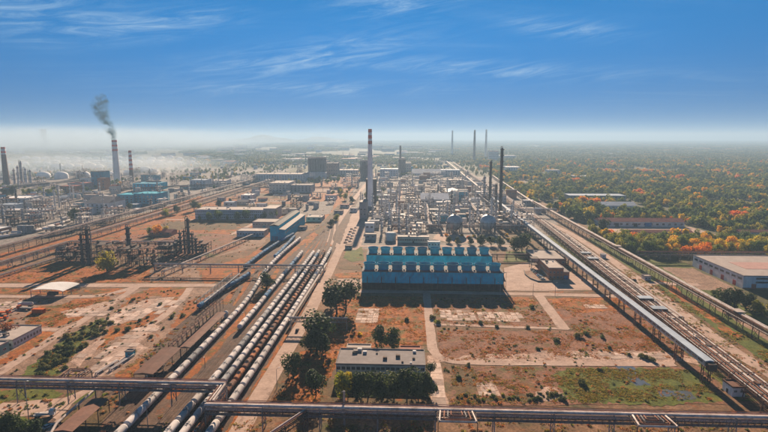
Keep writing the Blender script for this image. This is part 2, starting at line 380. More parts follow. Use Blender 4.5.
# ------------------------------------------------------------------ mesh helpers
class MB:
    """collects faces of ONE part; build() links them as one mesh object"""
    def __init__(s):
        s.v, s.f, s.m = [], [], []
    def quadbox(s, b, t, mi=0):                # b, t: four bottom and four top corners
        i = len(s.v)
        s.v += list(b) + list(t)
        for f in ((3, 2, 1, 0), (4, 5, 6, 7), (0, 1, 5, 4), (1, 2, 6, 5), (2, 3, 7, 6), (3, 0, 4, 7)):
            s.f.append(tuple(i + k for k in f)); s.m.append(mi)
        return s
    def box(s, x0, x1, y0, y1, z0, z1, mi=0):
        return s.quadbox(((x0, y0, z0), (x1, y0, z0), (x1, y1, z0), (x0, y1, z0)), ((x0, y0, z1), (x1, y0, z1), (x1, y1, z1), (x0, y1, z1)), mi)
    def bar(s, a, b, w, h=None, mi=0):         # a straight beam from a to b
        h = h or w
        a, b = Vector(a), Vector(b)
        d = (b - a).normalized()
        up = Vector((0, 0, 1)) if abs(d.z) < 0.95 else Vector((0, 1, 0))
        sx = d.cross(up).normalized() * (w / 2)
        sz = sx.cross(d).normalized() * (h / 2)
        q = [(-1, -1), (1, -1), (1, 1), (-1, 1)]
        return s.quadbox([tuple(a + sx * i + sz * j) for i, j in q], [tuple(b + sx * i + sz * j) for i, j in q], mi)
    def tube(s, pts, r, n=8, mi=0, caps=True):
        pts = [Vector(p) for p in pts]
        base = len(s.v)
        for k, p in enumerate(pts):
            d = ((pts[min(k + 1, len(pts) - 1)] - p).normalized() + (p - pts[max(k - 1, 0)]).normalized())
            d = d.normalized() if d.length > 1e-6 else Vector((0, 0, 1))
            up = Vector((0, 0, 1)) if abs(d.z) < 0.9 else Vector((0, 1, 0))
            a = d.cross(up).normalized()
            b = a.cross(d).normalized()
            rr = r[k] if isinstance(r, (list, tuple)) else r
            for j in range(n):
                t = 2 * math.pi * j / n
                s.v.append(tuple(p + a * (rr * math.cos(t)) + b * (rr * math.sin(t))))
        for k in range(len(pts) - 1):
            for j in range(n):
                j2 = (j + 1) % n
                s.f.append((base + k * n + j, base + k * n + j2, base + (k + 1) * n + j2, base + (k + 1) * n + j)); s.m.append(mi)
        if caps:
            s.f.append(tuple(base + j for j in range(n))[::-1]); s.m.append(mi)
            s.f.append(tuple(base + (len(pts) - 1) * n + j for j in range(n))); s.m.append(mi)
        return s
    def lathe(s, prof, c=(0, 0, 0), n=16, mi=0, axis='Z'):   # prof: (radius, height) pairs
        base = len(s.v)
        for r, h in prof:
            for j in range(n):
                t = 2 * math.pi * (j + 0.5) / n
                if axis == 'Z':
                    s.v.append((c[0] + r * math.cos(t), c[1] + r * math.sin(t), c[2] + h))
                elif axis == 'Y':
                    s.v.append((c[0] + r * math.cos(t), c[1] + h, c[2] + r * math.sin(t)))
                else:
                    s.v.append((c[0] + h, c[1] + r * math.cos(t), c[2] + r * math.sin(t)))
        for k in range(len(prof) - 1):
            for j in range(n):
                j2 = (j + 1) % n
                s.f.append((base + k * n + j, base + k * n + j2, base + (k + 1) * n + j2, base + (k + 1) * n + j)); s.m.append(mi)
        s.f.append(tuple(base + j for j in range(n))[::-1]); s.m.append(mi)
        s.f.append(tuple(base + (len(prof) - 1) * n + j for j in range(n))); s.m.append(mi)
        return s
    def prism(s, poly, y0, y1, mi=0, axis='Y'):              # poly in (x, z) swept along y, or (y, z) swept along x
        n = len(poly); i = len(s.v)
        for t in (y0, y1):
            s.v += [(a, t, b) if axis == 'Y' else (t, a, b) for a, b in poly]
        s.f.append(tuple(i + k for k in range(n))); s.m.append(mi)
        s.f.append(tuple(i + n + k for k in range(n))[::-1]); s.m.append(mi)
        for k in range(n):
            k2 = (k + 1) % n
            s.f.append((i + k, i + n + k, i + n + k2, i + k2)); s.m.append(mi)
        return s
    def quad(s, a, b, c, d, mi=0):
        i = len(s.v)
        s.v += [a, b, c, d]
        s.f.append((i, i + 1, i + 2, i + 3)); s.m.append(mi)
        return s
    def mesh(s, name, mats, smooth=False):
        me = bpy.data.meshes.new(name)
        me.from_pydata(s.v, [], s.f)
        for m in ([mats] if isinstance(mats, str) else mats):
            me.materials.append(MATS[m])
        if any(s.m):
            me.polygons.foreach_set('material_index', s.m)
        if smooth:
            me.polygons.foreach_set('use_smooth', [True] * len(s.f))
            try:
                me.set_sharp_from_angle(angle=R(40))
            except Exception:
                pass
        me.update()
        return me
    def build(s, name, mats, parent=None, smooth=False):
        return link(name, s.mesh(name, mats, smooth), parent)
def link(name, me, parent=None, loc=(0, 0, 0), rz=0.0):
    o = bpy.data.objects.new(name, me)
    COL.objects.link(o)
    o.parent = parent
    o.location = loc
    o.rotation_euler[2] = rz
    return o
def tag(o, label=None, cat=None, group=None, kind=None):
    for k, x in (('label', label), ('category', cat), ('group', group), ('kind', kind)):
        if x:
            o[k] = x
    return o
def thing(name, label, cat, loc=(0, 0, 0), rz=0.0, group=None):
    o = link(name, None, None, loc, rz)
    o.empty_display_size = 1
    return tag(o, label, cat, group)
KIDS = {}
def clone(root, loc, rz=0.0, label=None, group=None, scale=None):
    """copy of a thing with its parts and sub-parts; mesh data shared"""
    if root.name not in KIDS:
        KIDS[root.name] = [(c, list(c.children)) for c in root.children]
    r = root.copy(); COL.objects.link(r)
    r.location = loc; r.rotation_euler = (0, 0, rz)
    if scale:
        r.scale = (scale,) * 3 if isinstance(scale, (int, float)) else scale
    if label: r['label'] = label
    if group: r['group'] = group
    for c, gs in KIDS[root.name]:
        d = c.copy(); COL.objects.link(d); d.parent = r
        for g in gs:
            e = g.copy(); COL.objects.link(e); e.parent = d
    return r
def paint(root, part, m):                      # give one copy's part a colour of its own without a new mesh
    for c in root.children:
        if c.name.split('.')[0] == part and c.material_slots:
            c.material_slots[0].link = 'OBJECT'
            c.material_slots[0].material = MATS[m]
ORD = ('first second third fourth fifth sixth seventh eighth ninth tenth eleventh twelfth thirteenth fourteenth fifteenth sixteenth seventeenth '
       'eighteenth nineteenth twentieth').split()
def ordw(i):
    if i < 20:
        return ORD[i]
    t = {2: 'twenty', 3: 'thirty', 4: 'forty', 5: 'fifty', 6: 'sixty', 7: 'seventy', 8: 'eighty', 9: 'ninety'}[(i + 1) // 10]
    r = (i + 1) % 10
    return (t[:-1] + 'ieth') if r == 0 else t + '-' + ORD[r - 1]

# ------------------------------------------------------------------ the setting: sheets of ground
def flat(name, pts, z, m, jit=0.6, step=4.0, label=None):
    """a sheet on the ground with a slightly ragged edge"""
    q = []
    n = len(pts)
    for i in range(n):
        a, b = Vector((*pts[i], 0)), Vector((*pts[(i + 1) % n], 0))
        k = max(1, min(60, int((b - a).length / step)))
        d = b - a
        nn = Vector((-d.y, d.x, 0)).normalized() if d.length > 0 else Vector()
        for j in range(k):
            p = a + d * (j / k)
            p += nn * (noise.noise(Vector((p.x * 0.07, p.y * 0.07, 3.1))) * 1.6 + noise.noise(Vector((p.x * 0.23, p.y * 0.23, 6.1))) * 1.2 + noise.noise(Vector((p.x * 0.8, p.y * 0.8, 9.1))) * .9) * jit
            q.append((p.x, p.y, z))
    tri = tessellate_polygon([[Vector(p) for p in q]])
    me = bpy.data.meshes.new(name)
    fs = []
    for t in tri:
        a, b, c = (q[i] for i in t)
        cr = (b[0] - a[0]) * (c[1] - a[1]) - (b[1] - a[1]) * (c[0] - a[0])
        fs.append(tuple(t) if cr > 0 else tuple(t)[::-1])
    me.from_pydata(q, [], fs)
    me.materials.append(MATS[m])
    o = link(name, me)
    o['kind'] = 'structure'
    return o
ZL = [0.0]
def px_flat(name, pts, m, lvl, jit=0.6, step=4.0):
    ZL[0] += 0.0015
    return flat(name, [P(*p) for p in pts], lvl + ZL[0] * 0.3, m, jit, step)
def strip(name, pts, wd, m, lvl, jit=0.25):
    """a road along a line of world points"""
    pts = [Vector((p[0], p[1], 0)) for p in pts]
    lf, rt = [], []
    for i, p in enumerate(pts):
        d = (pts[min(i + 1, len(pts) - 1)] - pts[max(i - 1, 0)]).normalized()
        nn = Vector((-d.y, d.x, 0))
        ww = wd[i] if isinstance(wd, (list, tuple)) else wd
        lf.append(tuple((p + nn * ww / 2)[:2])); rt.append(tuple((p - nn * ww / 2)[:2]))
    ZL[0] += 0.0015
    return flat(name, lf + rt[::-1], lvl + ZL[0] * 0.3, m, jit, 5.0)
def curve(pts, n=6):                           # Catmull-Rom through world points
    o = []
    for i in range(len(pts) - 1):
        p0, p1, p2, p3 = (Vector((*pts[max(0, min(len(pts) - 1, i + k))][:2], 0)) for k in (-1, 0, 1, 2))
        for j in range(n):
            t = j / n
            o.append(0.5 * ((2 * p1) + (p2 - p0) * t + (2 * p0 - 5 * p1 + 4 * p2 - p3) * t * t + (3 * p1 - p0 - 3 * p2 + p3) * t ** 3))
    o.append(Vector((*pts[-1][:2], 0)))
    return o

# ================================================================== ground and roads
g = MB().quad((-40000, -20000, 0), (40000, -20000, 0), (40000, 60000, 0), (-40000, 60000, 0)).build('ground', 'forest_floor')
g['kind'] = 'structure'
flat('site_ground', [(-420, 120), (232, 120), (236, 420), (245, 900), (330, 1500), (-500, 1500), (-470, 700)], 0.03, 'ground_soil', 3, 12)
flat('plant_ground', [(-100, 540), (165, 540), (215, 760), (285, 1350), (250, 1560), (-120, 1600), (-130, 1500), (-105, 900)], 0.06, 'plant_floor', 4, 14)
flat('plant_ground', [(-440, 530), (-395, 900), (-400, 1300), (-420, 1900), (-1500, 2100), (-1500, 900), (-1000, 560)], 0.05, 'plant_floor', 4, 14)
flat('grass_field', [(-392, 560), (-160, 600), (-112, 760), (-112, 1600), (-330, 1900), (-345, 1000)], 0.055, 'grass_orange', 4, 8)
for a in ([(-340, 640), (-215, 640), (-210, 700), (-330, 705)], [(-320, 820), (-150, 820), (-155, 900), (-320, 910)], [(-330, 980), (-200, 975), (-205, 1060), (-330, 1080)]):
    flat('grass_patch', a, 0.075, 'grass_dim', 8, 3)
for a in ([(-300, 560), (-215, 565), (-218, 592), (-300, 590)], [(-170, 780), (-120, 780), (-122, 850), (-175, 850)], [(-300, 925), (-160, 925), (-165, 960), (-300, 965)], [(-270, 1090), (-140, 1080), (-150, 1180), (-280, 1190)]):
    flat('dirt_patch', a, 0.08, 'dirt', 4, 4)
strip('plant_street', [(-345, 722), (-250, 722), (-160, 715), (-110, 712)], 7, 'road', 0.10)
strip('plant_street', [(-212, 590), (-208, 720), (-190, 780), (-185, 1000)], 6, 'road', 0.105)
strip('plant_street', [(-330, 790), (-250, 790), (-150, 792), (-108, 795)], 6, 'road', 0.11)
strip('plant_street', [(-330, 1130), (-100, 1125)], 7, 'road', 0.11)
flat('rail_yard_ground', [(-152, 120), (-67, 120), (-67, 330), (-70, 560), (-84, 800), (-100, 1200), (-112, 1200), (-110, 800), (-118, 640), (-155, 620), (-152, 400)], 0.07, 'ballast', 1.0, 6)
# grass verges of the rail yard
for a in ([(-108.5, 215), (-104.5, 215), (-104, 360), (-106, 395), (-116, 470), (-116, 440), (-110, 345), (-108.3, 300)],
          [(-98.4, 300), (-94.2, 300), (-95, 500), (-98, 580), (-108, 640), (-103, 520), (-99.5, 420)],
          [(-72.2, 150), (-70.2, 150), (-70.4, 520), (-73, 545), (-73.5, 500), (-72, 330)],
          [(-132, 350), (-118, 345), (-127, 440), (-137, 470), (-138, 420)],
          [(-121, 460), (-118, 440), (-113, 560), (-100, 660), (-106, 700), (-118, 620)]):
    flat('grass_verge', a, 0.09, 'grass_orange', 0.9, 2)
# left-hand fields
px_flat('dirt_field', [(-30, 300), (60, 298), (140, 289), (215, 288), (195, 310), (150, 352), (118, 378), (60, 384), (-20, 384), (-60, 345)], 'dirt', 0.08, 1.5)
px_flat('grass_field', [(-30, 268), (70, 263), (120, 270), (190, 262), (205, 272), (190, 282), (-30, 283)], 'grass_orange', 0.08, 1.2)
for m, pts in (('grass_orange', [(-20, 289), (33, 289), (78, 290), (76, 294), (40, 295), (-20, 294)]),
               ('grass_orange', [(84, 290), (122, 288), (131, 290), (126, 294), (92, 296)]),
               ('grass_orange', [(139, 292), (150, 288), (186, 287), (192, 291), (180, 297), (150, 297), (133, 301), (120, 308), (126, 298)]),
               ('grass_orange', [(28, 313), (38, 306), (60, 305), (78, 299), (104, 297), (112, 301), (98, 312), (76, 322), (60, 327), (24, 327)]),
               ('grass_orange', [(-5, 330), (14, 318), (24, 329), (10, 340), (-20, 345)]),
               ('grass_orange', [(22, 346), (42, 331), (54, 331), (57, 336), (44, 344), (30, 352), (8, 363), (-10, 366)]),
               ('grass_green', [(24, 374), (50, 352), (70, 336), (92, 322), (104, 318), (96, 332), (80, 345), (62, 366), (55, 381), (20, 381)]),
               ('grass_orange', [(112, 328), (134, 316), (140, 322), (128, 332), (104, 347), (92, 352)]),
               ('grass_orange', [(140, 310), (175, 296), (182, 299), (150, 322), (134, 330), (128, 326)]),
               ('grass_orange', [(190, 300), (214, 291), (224, 291), (200, 312), (176, 330), (170, 326)]),
               ('grass_orange', [(120, 372), (140, 358), (146, 358), (130, 378), (112, 384)]),
               ('grass_green', [(-20, 388), (55, 388), (60, 396), (40, 400), (-20, 402)]),
               ('grass_green', [(60, 404), (66, 394), (95, 392), (92, 398), (72, 404)]),
               ('grass_green', [(-20, 416), (30, 418), (46, 424), (40, 440), (-30, 440)])):
    px_flat('grass_patch', pts, m, 0.10, 2.2, 1.5)
for pts in ([(106, 318), (120, 309), (150, 299), (176, 297), (160, 308), (130, 321), (114, 326)],
            [(60, 312), (104, 302), (120, 302), (98, 314), (68, 318)], [(-20, 305), (24, 300), (30, 306), (10, 314), (-30, 318)],
            [(126, 338), (150, 322), (160, 326), (140, 342), (112, 358), (100, 358)], [(70, 362), (100, 338), (106, 340), (80, 368)],
            [(92, 372), (116, 358), (140, 344), (148, 348), (126, 364), (108, 376)]):
    px_flat('concrete_pad', pts, 'pad', 0.115, 0.9, 2)
strip('side_road', [P(x, 285.5) for x in (-40, 40, 100, 150, 215)], [11, 11, 10, 10, 8], 'road', 0.14)
strip('side_road', [P(x, y) for x, y in ((-40, 296.5), (40, 296.8), (92, 296.5))] + curve([P(92, 296.5), P(112, 293.5), P(130, 288.5), P(137, 286)]), 6.5, 'road', 0.145)
strip('side_road', curve([P(137, 287), P(122, 297), P(105, 306), P(78, 324), P(64, 330), P(43, 345), P(18, 361), P(-12, 380)]), 6, 'road', 0.15)
strip('side_road', curve([P(190, 288), P(183, 298), P(165, 315), P(137, 335), P(117, 354), P(90, 384)]), 5.5, 'road', 0.15)
strip('side_road', curve([P(58, 330), P(30, 332), P(-10, 352)]), 5, 'road', 0.153)
px_flat('paved_yard', [(-20, 405), (40, 401), (64, 398), (90, 388), (92, 390), (72, 404), (62, 416), (54, 436), (38, 440), (56, 420), (40, 416), (-20, 416)], 'road', 0.14, 0.8)
px_flat('grass_patch', [(60, 420), (100, 396), (124, 394), (90, 440), (54, 440)], 'grass_dim', 0.10, 1)
# main road by the tank wagons and the streets of the plant
MAIN = curve([(-67, 120), (-66.5, 190), (-66, 258), (-65, 333), (-66.3, 386), (-68, 455), (-70.5, 545)])
strip('main_road', MAIN, 8.5, 'road', 0.16, 0.15)
strip('main_road', curve([(-70.3, 543), (-82, 566), (-90, 590), (-94, 660), (-98, 855), (-101, 1150), (-102, 1700)]), 9, 'road', 0.165, 0.2)
px_flat('plant_yard', [(338, 250), (345, 232), (352, 214), (362, 208), (366, 212), (362, 245), (356, 250)], 'road', 0.16, 0.8)
strip('plant_street', [(-72, 549), (-40, 551), (0, 553), (90, 556), (130, 560)], 8, 'road', 0.17)
strip('plant_street', curve([P(395, 246), P(397, 225), P(399, 205), P(401, 190)]), 7, 'road', 0.172)
px_flat('plant_yard', [(433, 239), (440, 231), (452, 233), (470, 240), (500, 240), (500, 243), (450, 243)], 'road', 0.162, 0.8)
strip('front_street', [(-40, 384), (15, 384), (75, 383), (165, 380)], 7.5, 'road', 0.17)
strip('field_road', curve([(15.5, 384), (15.2, 330), (15, 290), (15.6, 274), (20, 264), (30, 260), (60, 260), (110, 261.5), (140, 262.5)]), 5.6, 'road', 0.175)
strip('field_road', [(15, 268), (15.2, 230), (16, 205)], 7, 'pad', 0.168, 0.6)
strip('field_road', [(18, 315), (60, 313), (100, 311)], 3.6, 'road', 0.17)
strip('field_road', [(99, 384), (98, 340), (97.5, 310)], 7, 'road', 0.172)
strip('service_road', [(-70, 180), (-20, 182), (200, 186)], 5, 'road', 0.15, 0.5)
strip('service_road', curve([(184, 150), (182, 250), (181.5, 293), (186, 348), (192, 417), (199, 540), (200, 650), (190, 780), (189, 1000), (205, 1500)]), 8.5, 'road', 0.16, 0.3)
strip('service_road', curve([P(700, 285), P(672, 284), P(655, 283), P(640, 286)]), 8, 'road', 0.165)
# fields between the office, the cooling towers and the gallery
px_flat('grass_field', [(340, 296), (428, 297), (431, 345), (345, 349), (322, 350), (330, 322)], 'grass_orange', 0.10, 1)
px_flat('grass_field', [(284, 388), (300, 352), (322, 348), (340, 352), (330, 380), (318, 404), (270, 404)], 'grass_orange', 0.10, 1)
px_flat('grass_field', [(322, 386), (336, 372), (428, 372), (440, 376), (440, 404), (318, 404)], 'grass_dim', 0.11, 1)
px_flat('grass_field', [(431, 298), (537, 298), (558, 327), (437, 326)], 'grass_brown', 0.10, 0.8)
px_flat('grass_field', [(437, 331), (566, 331), (650, 331), (690, 358), (440, 361)], 'grass_brown', 0.10, 0.8)
px_flat('grass_field', [(545, 298), (640, 297), (690, 322), (720, 352), (640, 345), (570, 330)], 'grass_brown', 0.102, 0.8)
px_flat('grass_patch', [(547, 298), (622, 297), (640, 304), (612, 312), (580, 312), (556, 308)], 'grass_orange', 0.112, 2.4, 1.5)
px_flat('grass_patch', [(636, 300), (660, 306), (722, 352), (712, 372), (690, 352)], 'grass_orange', 0.112, 2.4, 1.5)
px_flat('grass_patch', [(503, 298), (534, 297), (540, 303), (520, 308)], 'grass_orange', 0.112, 2.4, 1.5)
px_flat('dirt_field', [(555, 352), (612, 350), (660, 352), (690, 358), (700, 364), (520, 364), (440, 362), (445, 358)], 'pad', 0.115, 2.4, 1.5)
px_flat('grass_field', [(452, 367), (700, 367), (735, 404), (450, 406)], 'grass_brown', 0.10, 0.8)
px_flat('grass_patch', [(556, 380), (566, 368), (640, 368), (690, 370), (722, 398), (700, 404), (572, 404), (560, 396)], 'grass_green', 0.113, 2.6, 1.5)
px_flat('grass_patch', [(452, 370), (476, 368), (482, 380), (474, 396), (500, 398), (520, 392), (530, 402), (455, 404)], 'grass_dim', 0.112, 2.4, 1.5)
px_flat('dirt_patch', [(536, 392), (548, 386), (558, 388), (566, 398), (558, 402), (540, 400)], 'pad', 0.12, 1.2, 2)
px_flat('concrete_pad', [(478, 382), (494, 382), (501, 396), (484, 397)], 'pad', 0.122, 0.3, 2)
SLABM = MB().box(-.5, .5, -.5, .5, 0, .12).mesh('slab', 'slab_pale')
rsl = random.Random(4)
def slab_pad(x0, x1, y0, y1, nx, ny, miss=.12, rz=0.0, base=True):
    """old concrete base broken into single slabs, some sunk or missing"""
    r = link('concrete_pad', None, None, ((x0 + x1) / 2, (y0 + y1) / 2, 0), rz)
    r['kind'] = 'structure'
    sx, sy = (x1 - x0) / nx, (y1 - y0) / ny
    if base:
        MB().box(-(x1 - x0) / 2, (x1 - x0) / 2, -(y1 - y0) / 2, (y1 - y0) / 2, .05, .135 + rsl.random() * .01).build('slab_bed', 'dirt', r)
    for i in range(nx):
        for j in range(ny):
            if rsl.random() < miss:
                continue
            o = link('slab', SLABM, r, (-(x1 - x0) / 2 + sx * (i + .5) + rsl.uniform(-.08, .08), -(y1 - y0) / 2 + sy * (j + .5) + rsl.uniform(-.08, .08), .09 + rsl.uniform(0, .05)), rsl.uniform(-.012, .012))
            o.scale = (sx - .35, sy - .35, 1)
for q in ((441, 477, 320.5, 310, 6, 4), (480, 526, 321.5, 312, 8, 3), (354.5, 377.5, 323, 308.5, 4, 6), (586, 608, 308.5, 304.5, 4, 2), (479, 497, 396, 383, 4, 3)):
    xa, ya = P(q[0], q[2]); xb, _ = P(q[1], q[2]); _, yb = P(q[0], q[3])
    slab_pad(xa, xb, ya, yb, q[4], q[5])
for px, py, w_, d_, nx, ny, ms in ((128, 317, 22, 26, 4, 4, .25), (152, 307, 26, 30, 5, 5, .3), (86, 312, 34, 16, 6, 3, .35), (136, 337, 16, 30, 3, 5, .3), (112, 362, 14, 26, 3, 4, .3), (170, 305, 14, 24, 3, 4, .3), (100, 350, 16, 22, 3, 4, .4), (640, 356, 26, 8, 5, 2, .2), (590, 356, 30, 8, 6, 2, .25), (15, 305, 24, 14, 4, 3, .1)):
    xa, ya = P(px, py)
    slab_pad(xa - w_ / 2, xa + w_ / 2, ya - d_ / 2, ya + d_ / 2, nx, ny, ms, 0.0, False)
for x_ in (15.2,):
    slab_pad(x_ - 3.2, x_ + 3.2, 203, 258, 1, 9, 0, 0.0, False)
px_flat('puddle', [(611, 363), (622, 364), (636, 368), (640, 378), (652, 386), (636, 387), (628, 378), (618, 370)], 'puddle', 0.128, 0.9, 1.2)
px_flat('puddle', [(656, 391), (664, 390), (674, 392), (690, 392), (697, 399), (680, 401), (672, 397), (660, 397)], 'puddle', 0.128, 0.9, 1.2)
# yard beside the cooling towers and the strip along the gallery
px_flat('paved_yard', [(505, 291), (504, 268), (530, 262), (556, 266), (592, 282), (600, 290)], 'road', 0.13, 0.8)
px_flat('grass_patch', [(504, 262), (506, 252), (540, 250), (546, 256), (540, 262)], 'grass_green', 0.112, 0.8, 3)
px_flat('dirt_patch', [(524, 271), (540, 270), (554, 277), (552, 282), (538, 280), (526, 276)], 'dirt', 0.15, 0.5, 3)
flat('grass_strip', [(115, 395), (146, 390), (152, 560), (156, 700), (120, 700), (112, 600), (122, 480)], 0.10, 'grass_dim', 1.2, 6)
flat('grass_strip', [(150, 225), (157, 225), (176, 620), (168, 620), (158, 400)], 0.105, 'grass_green', 0.6, 6)
flat('grass_strip', [(190, 120), (232, 120), (236, 420), (240, 620), (207, 600), (200, 420), (193, 350), (188, 250)], 0.10, 'grass_green', 0.8, 6)
flat('grass_patch', [(193, 300), (198, 300), (214, 420), (207, 430), (200, 380)], 0.115, 'grass_orange', 1, 4)
flat('dirt_strip', [(210, 290), (215, 290), (228, 470), (220, 470)], 0.118, 'dirt', 0.8, 5)
flat('warehouse_yard', [(227, 400), (258, 395), (258, 470), (232, 482)], 0.12, 'dirt', 0.8, 5)
flat('grass_patch', [(228, 470), (262, 468), (262, 488), (232, 492)], 0.122, 'grass_green', 1, 5)
# worn ground and old slabs behind the tracks on the left
px_flat('dirt_field', [(196, 262), (262, 246), (268, 238), (240, 240), (205, 252), (150, 270), (150, 282), (200, 280)], 'dirt', 0.085, 1.2)
px_flat('grass_field', [(200, 270), (248, 256), (262, 246), (268, 256), (244, 272), (205, 286)], 'grass_orange', 0.095, 1)
px_flat('grass_field', [(120, 236), (190, 232), (250, 236), (240, 248), (200, 262), (130, 258)], 'grass_brown', 0.09, 1)
px_flat('grass_field', [(306, 236), (322, 240), (334, 246), (320, 246), (306, 252)], 'grass_orange', 0.11, 0.8)
px_flat('grass_field', [(314, 232), (338, 205), (346, 205), (326, 238)], 'grass_dim', 0.11, 0.8)
px_flat('grass_field', [(343, 258), (348, 247), (362, 247), (364, 260), (352, 262)], 'grass_green', 0.112, 0.6)
px_flat('grass_patch', [(338, 268), (362, 266), (362, 270), (345, 270)], 'grass_dim', 0.112, 0.5)
px_flat('grass_patch', [(334, 274), (362, 272), (362, 278), (336, 278)], 'grass_orange', 0.112, 0.5)
px_flat('paved_yard', [(337, 279), (362, 279), (362, 288), (338, 292)], 'road', 0.13, 0.5)
px_flat('gravel_yard', [(300, 204), (336, 200), (330, 214), (296, 216)], 'gravel', 0.115, 0.8)
px_flat('gravel_yard', [(399, 227), (432, 227), (434, 240), (399, 241)], 'gravel', 0.115, 0.5)
px_flat('grass_field', [(0, 262), (0, 254), (66, 238), (120, 222), (200, 196), (210, 198), (100, 240), (66, 248)], 'grass_orange', 0.10, 1.2)

# ================================================================== railway tracks and tank wagons
RAILZ = 0.62
def track(pts, name='railway_track'):
    root = link(name, None)
    root['kind'] = 'structure'
    b, r1, r2 = MB(), MB(), MB()
    pts = [Vector((p[0], p[1], 0)) for p in pts]
    fr = []
    for i, p in enumerate(pts):
        d = (pts[min(i + 1, len(pts) - 1)] - pts[max(i - 1, 0)]).normalized()
        fr.append((p, Vector((d.y, -d.x, 0))))
    for (p, n), (q, k) in zip(fr, fr[1:]):
        b.quadbox([tuple(p - n * 2.0 + Vector((0, 0, .1))), tuple(p + n * 2.0 + Vector((0, 0, .1))), tuple(q + k * 2.0 + Vector((0, 0, .1))), tuple(q - k * 2.0 + Vector((0, 0, .1)))],
                  [tuple(p - n * 1.4 + Vector((0, 0, .45))), tuple(p + n * 1.4 + Vector((0, 0, .45))), tuple(q + k * 1.4 + Vector((0, 0, .45))), tuple(q - k * 1.4 + Vector((0, 0, .45)))])
        for s, m in ((-.76, r1), (.76, r2)):
            m.bar(tuple(p + n * s + Vector((0, 0, .54))), tuple(q + k * s + Vector((0, 0, .54))), .12, .17)
    b.build('ballast_bed', 'ballast', root)
    r1.build('rail', 'rail_steel', root)
    r2.build('rail', 'rail_steel', root)
    return pts
def dense(pts, step=6.0):
    return curve(pts, 5) if len(pts) > 2 else [Vector((*pts[0], 0)).lerp(Vector((*pts[1], 0)), t / 10) for t in range(11)]
TR = {
 'A': dense([(-111.5, 120), (-111, 190), (-111, 250), (-111, 300), (-112, 345), (-116.5, 392), (-121.5, 440), (-122.5, 495), (-121.5, 555), (-119, 615), (-113, 680), (-106, 800)]),
 'B': dense([(-100.5, 120), (-100.5, 306), (-101.4, 362), (-103, 440), (-104.3, 505), (-105, 560), (-104, 640)]),
 'C': dense([(-93, 120), (-91.6, 204), (-90.8, 260), (-91.4, 383), (-92.6, 500), (-95, 560), (-101, 640)]),
 'D': dense([(-87, 120), (-85.8, 204), (-85.3, 260), (-85.6, 383), (-87.6, 500), (-92, 575), (-99, 650)]),
 'E': dense([(-82, 120), (-80.8, 204), (-80.2, 260), (-80.2, 383), (-82.4, 500), (-88, 590), (-97, 670)]),
 'F': dense([(-77.2, 120), (-75.6, 204), (-75.0, 260), (-75.0, 383), (-77, 500), (-82, 600), (-95, 700)]),
 'blue': dense([(-141, 300), (-140.6, 334), (-138.6, 378), (-135.7, 391), (-133, 412), (-130, 440), (-126.5, 485), (-127.6, 540), (-129.3, 585), (-128, 640)]),
 'blue_curve': dense([(-143.6, 440), (-143.2, 471), (-142.6, 503), (-139.6, 549), (-134.3, 598), (-128, 650)]),
 'spare': dense([(-97, 120), (-96.2, 250), (-96.4, 400), (-99, 520), (-103, 640)]),
 'spare2': dense([(-116.5, 120), (-116.3, 250), (-117, 330), (-124, 400), (-133, 450)]),
 'spare3': dense([(-121.5, 120), (-121, 260), (-122, 330), (-131, 395)]),
 'north': dense([(-99, 640), (-101, 760), (-106, 900), (-110, 1100), (-114, 1500)]),
 'north2': dense([(-104, 640), (-106, 760), (-112, 900), (-117, 1100), (-122, 1500)]),
}
for k in TR:
    track(TR[k])

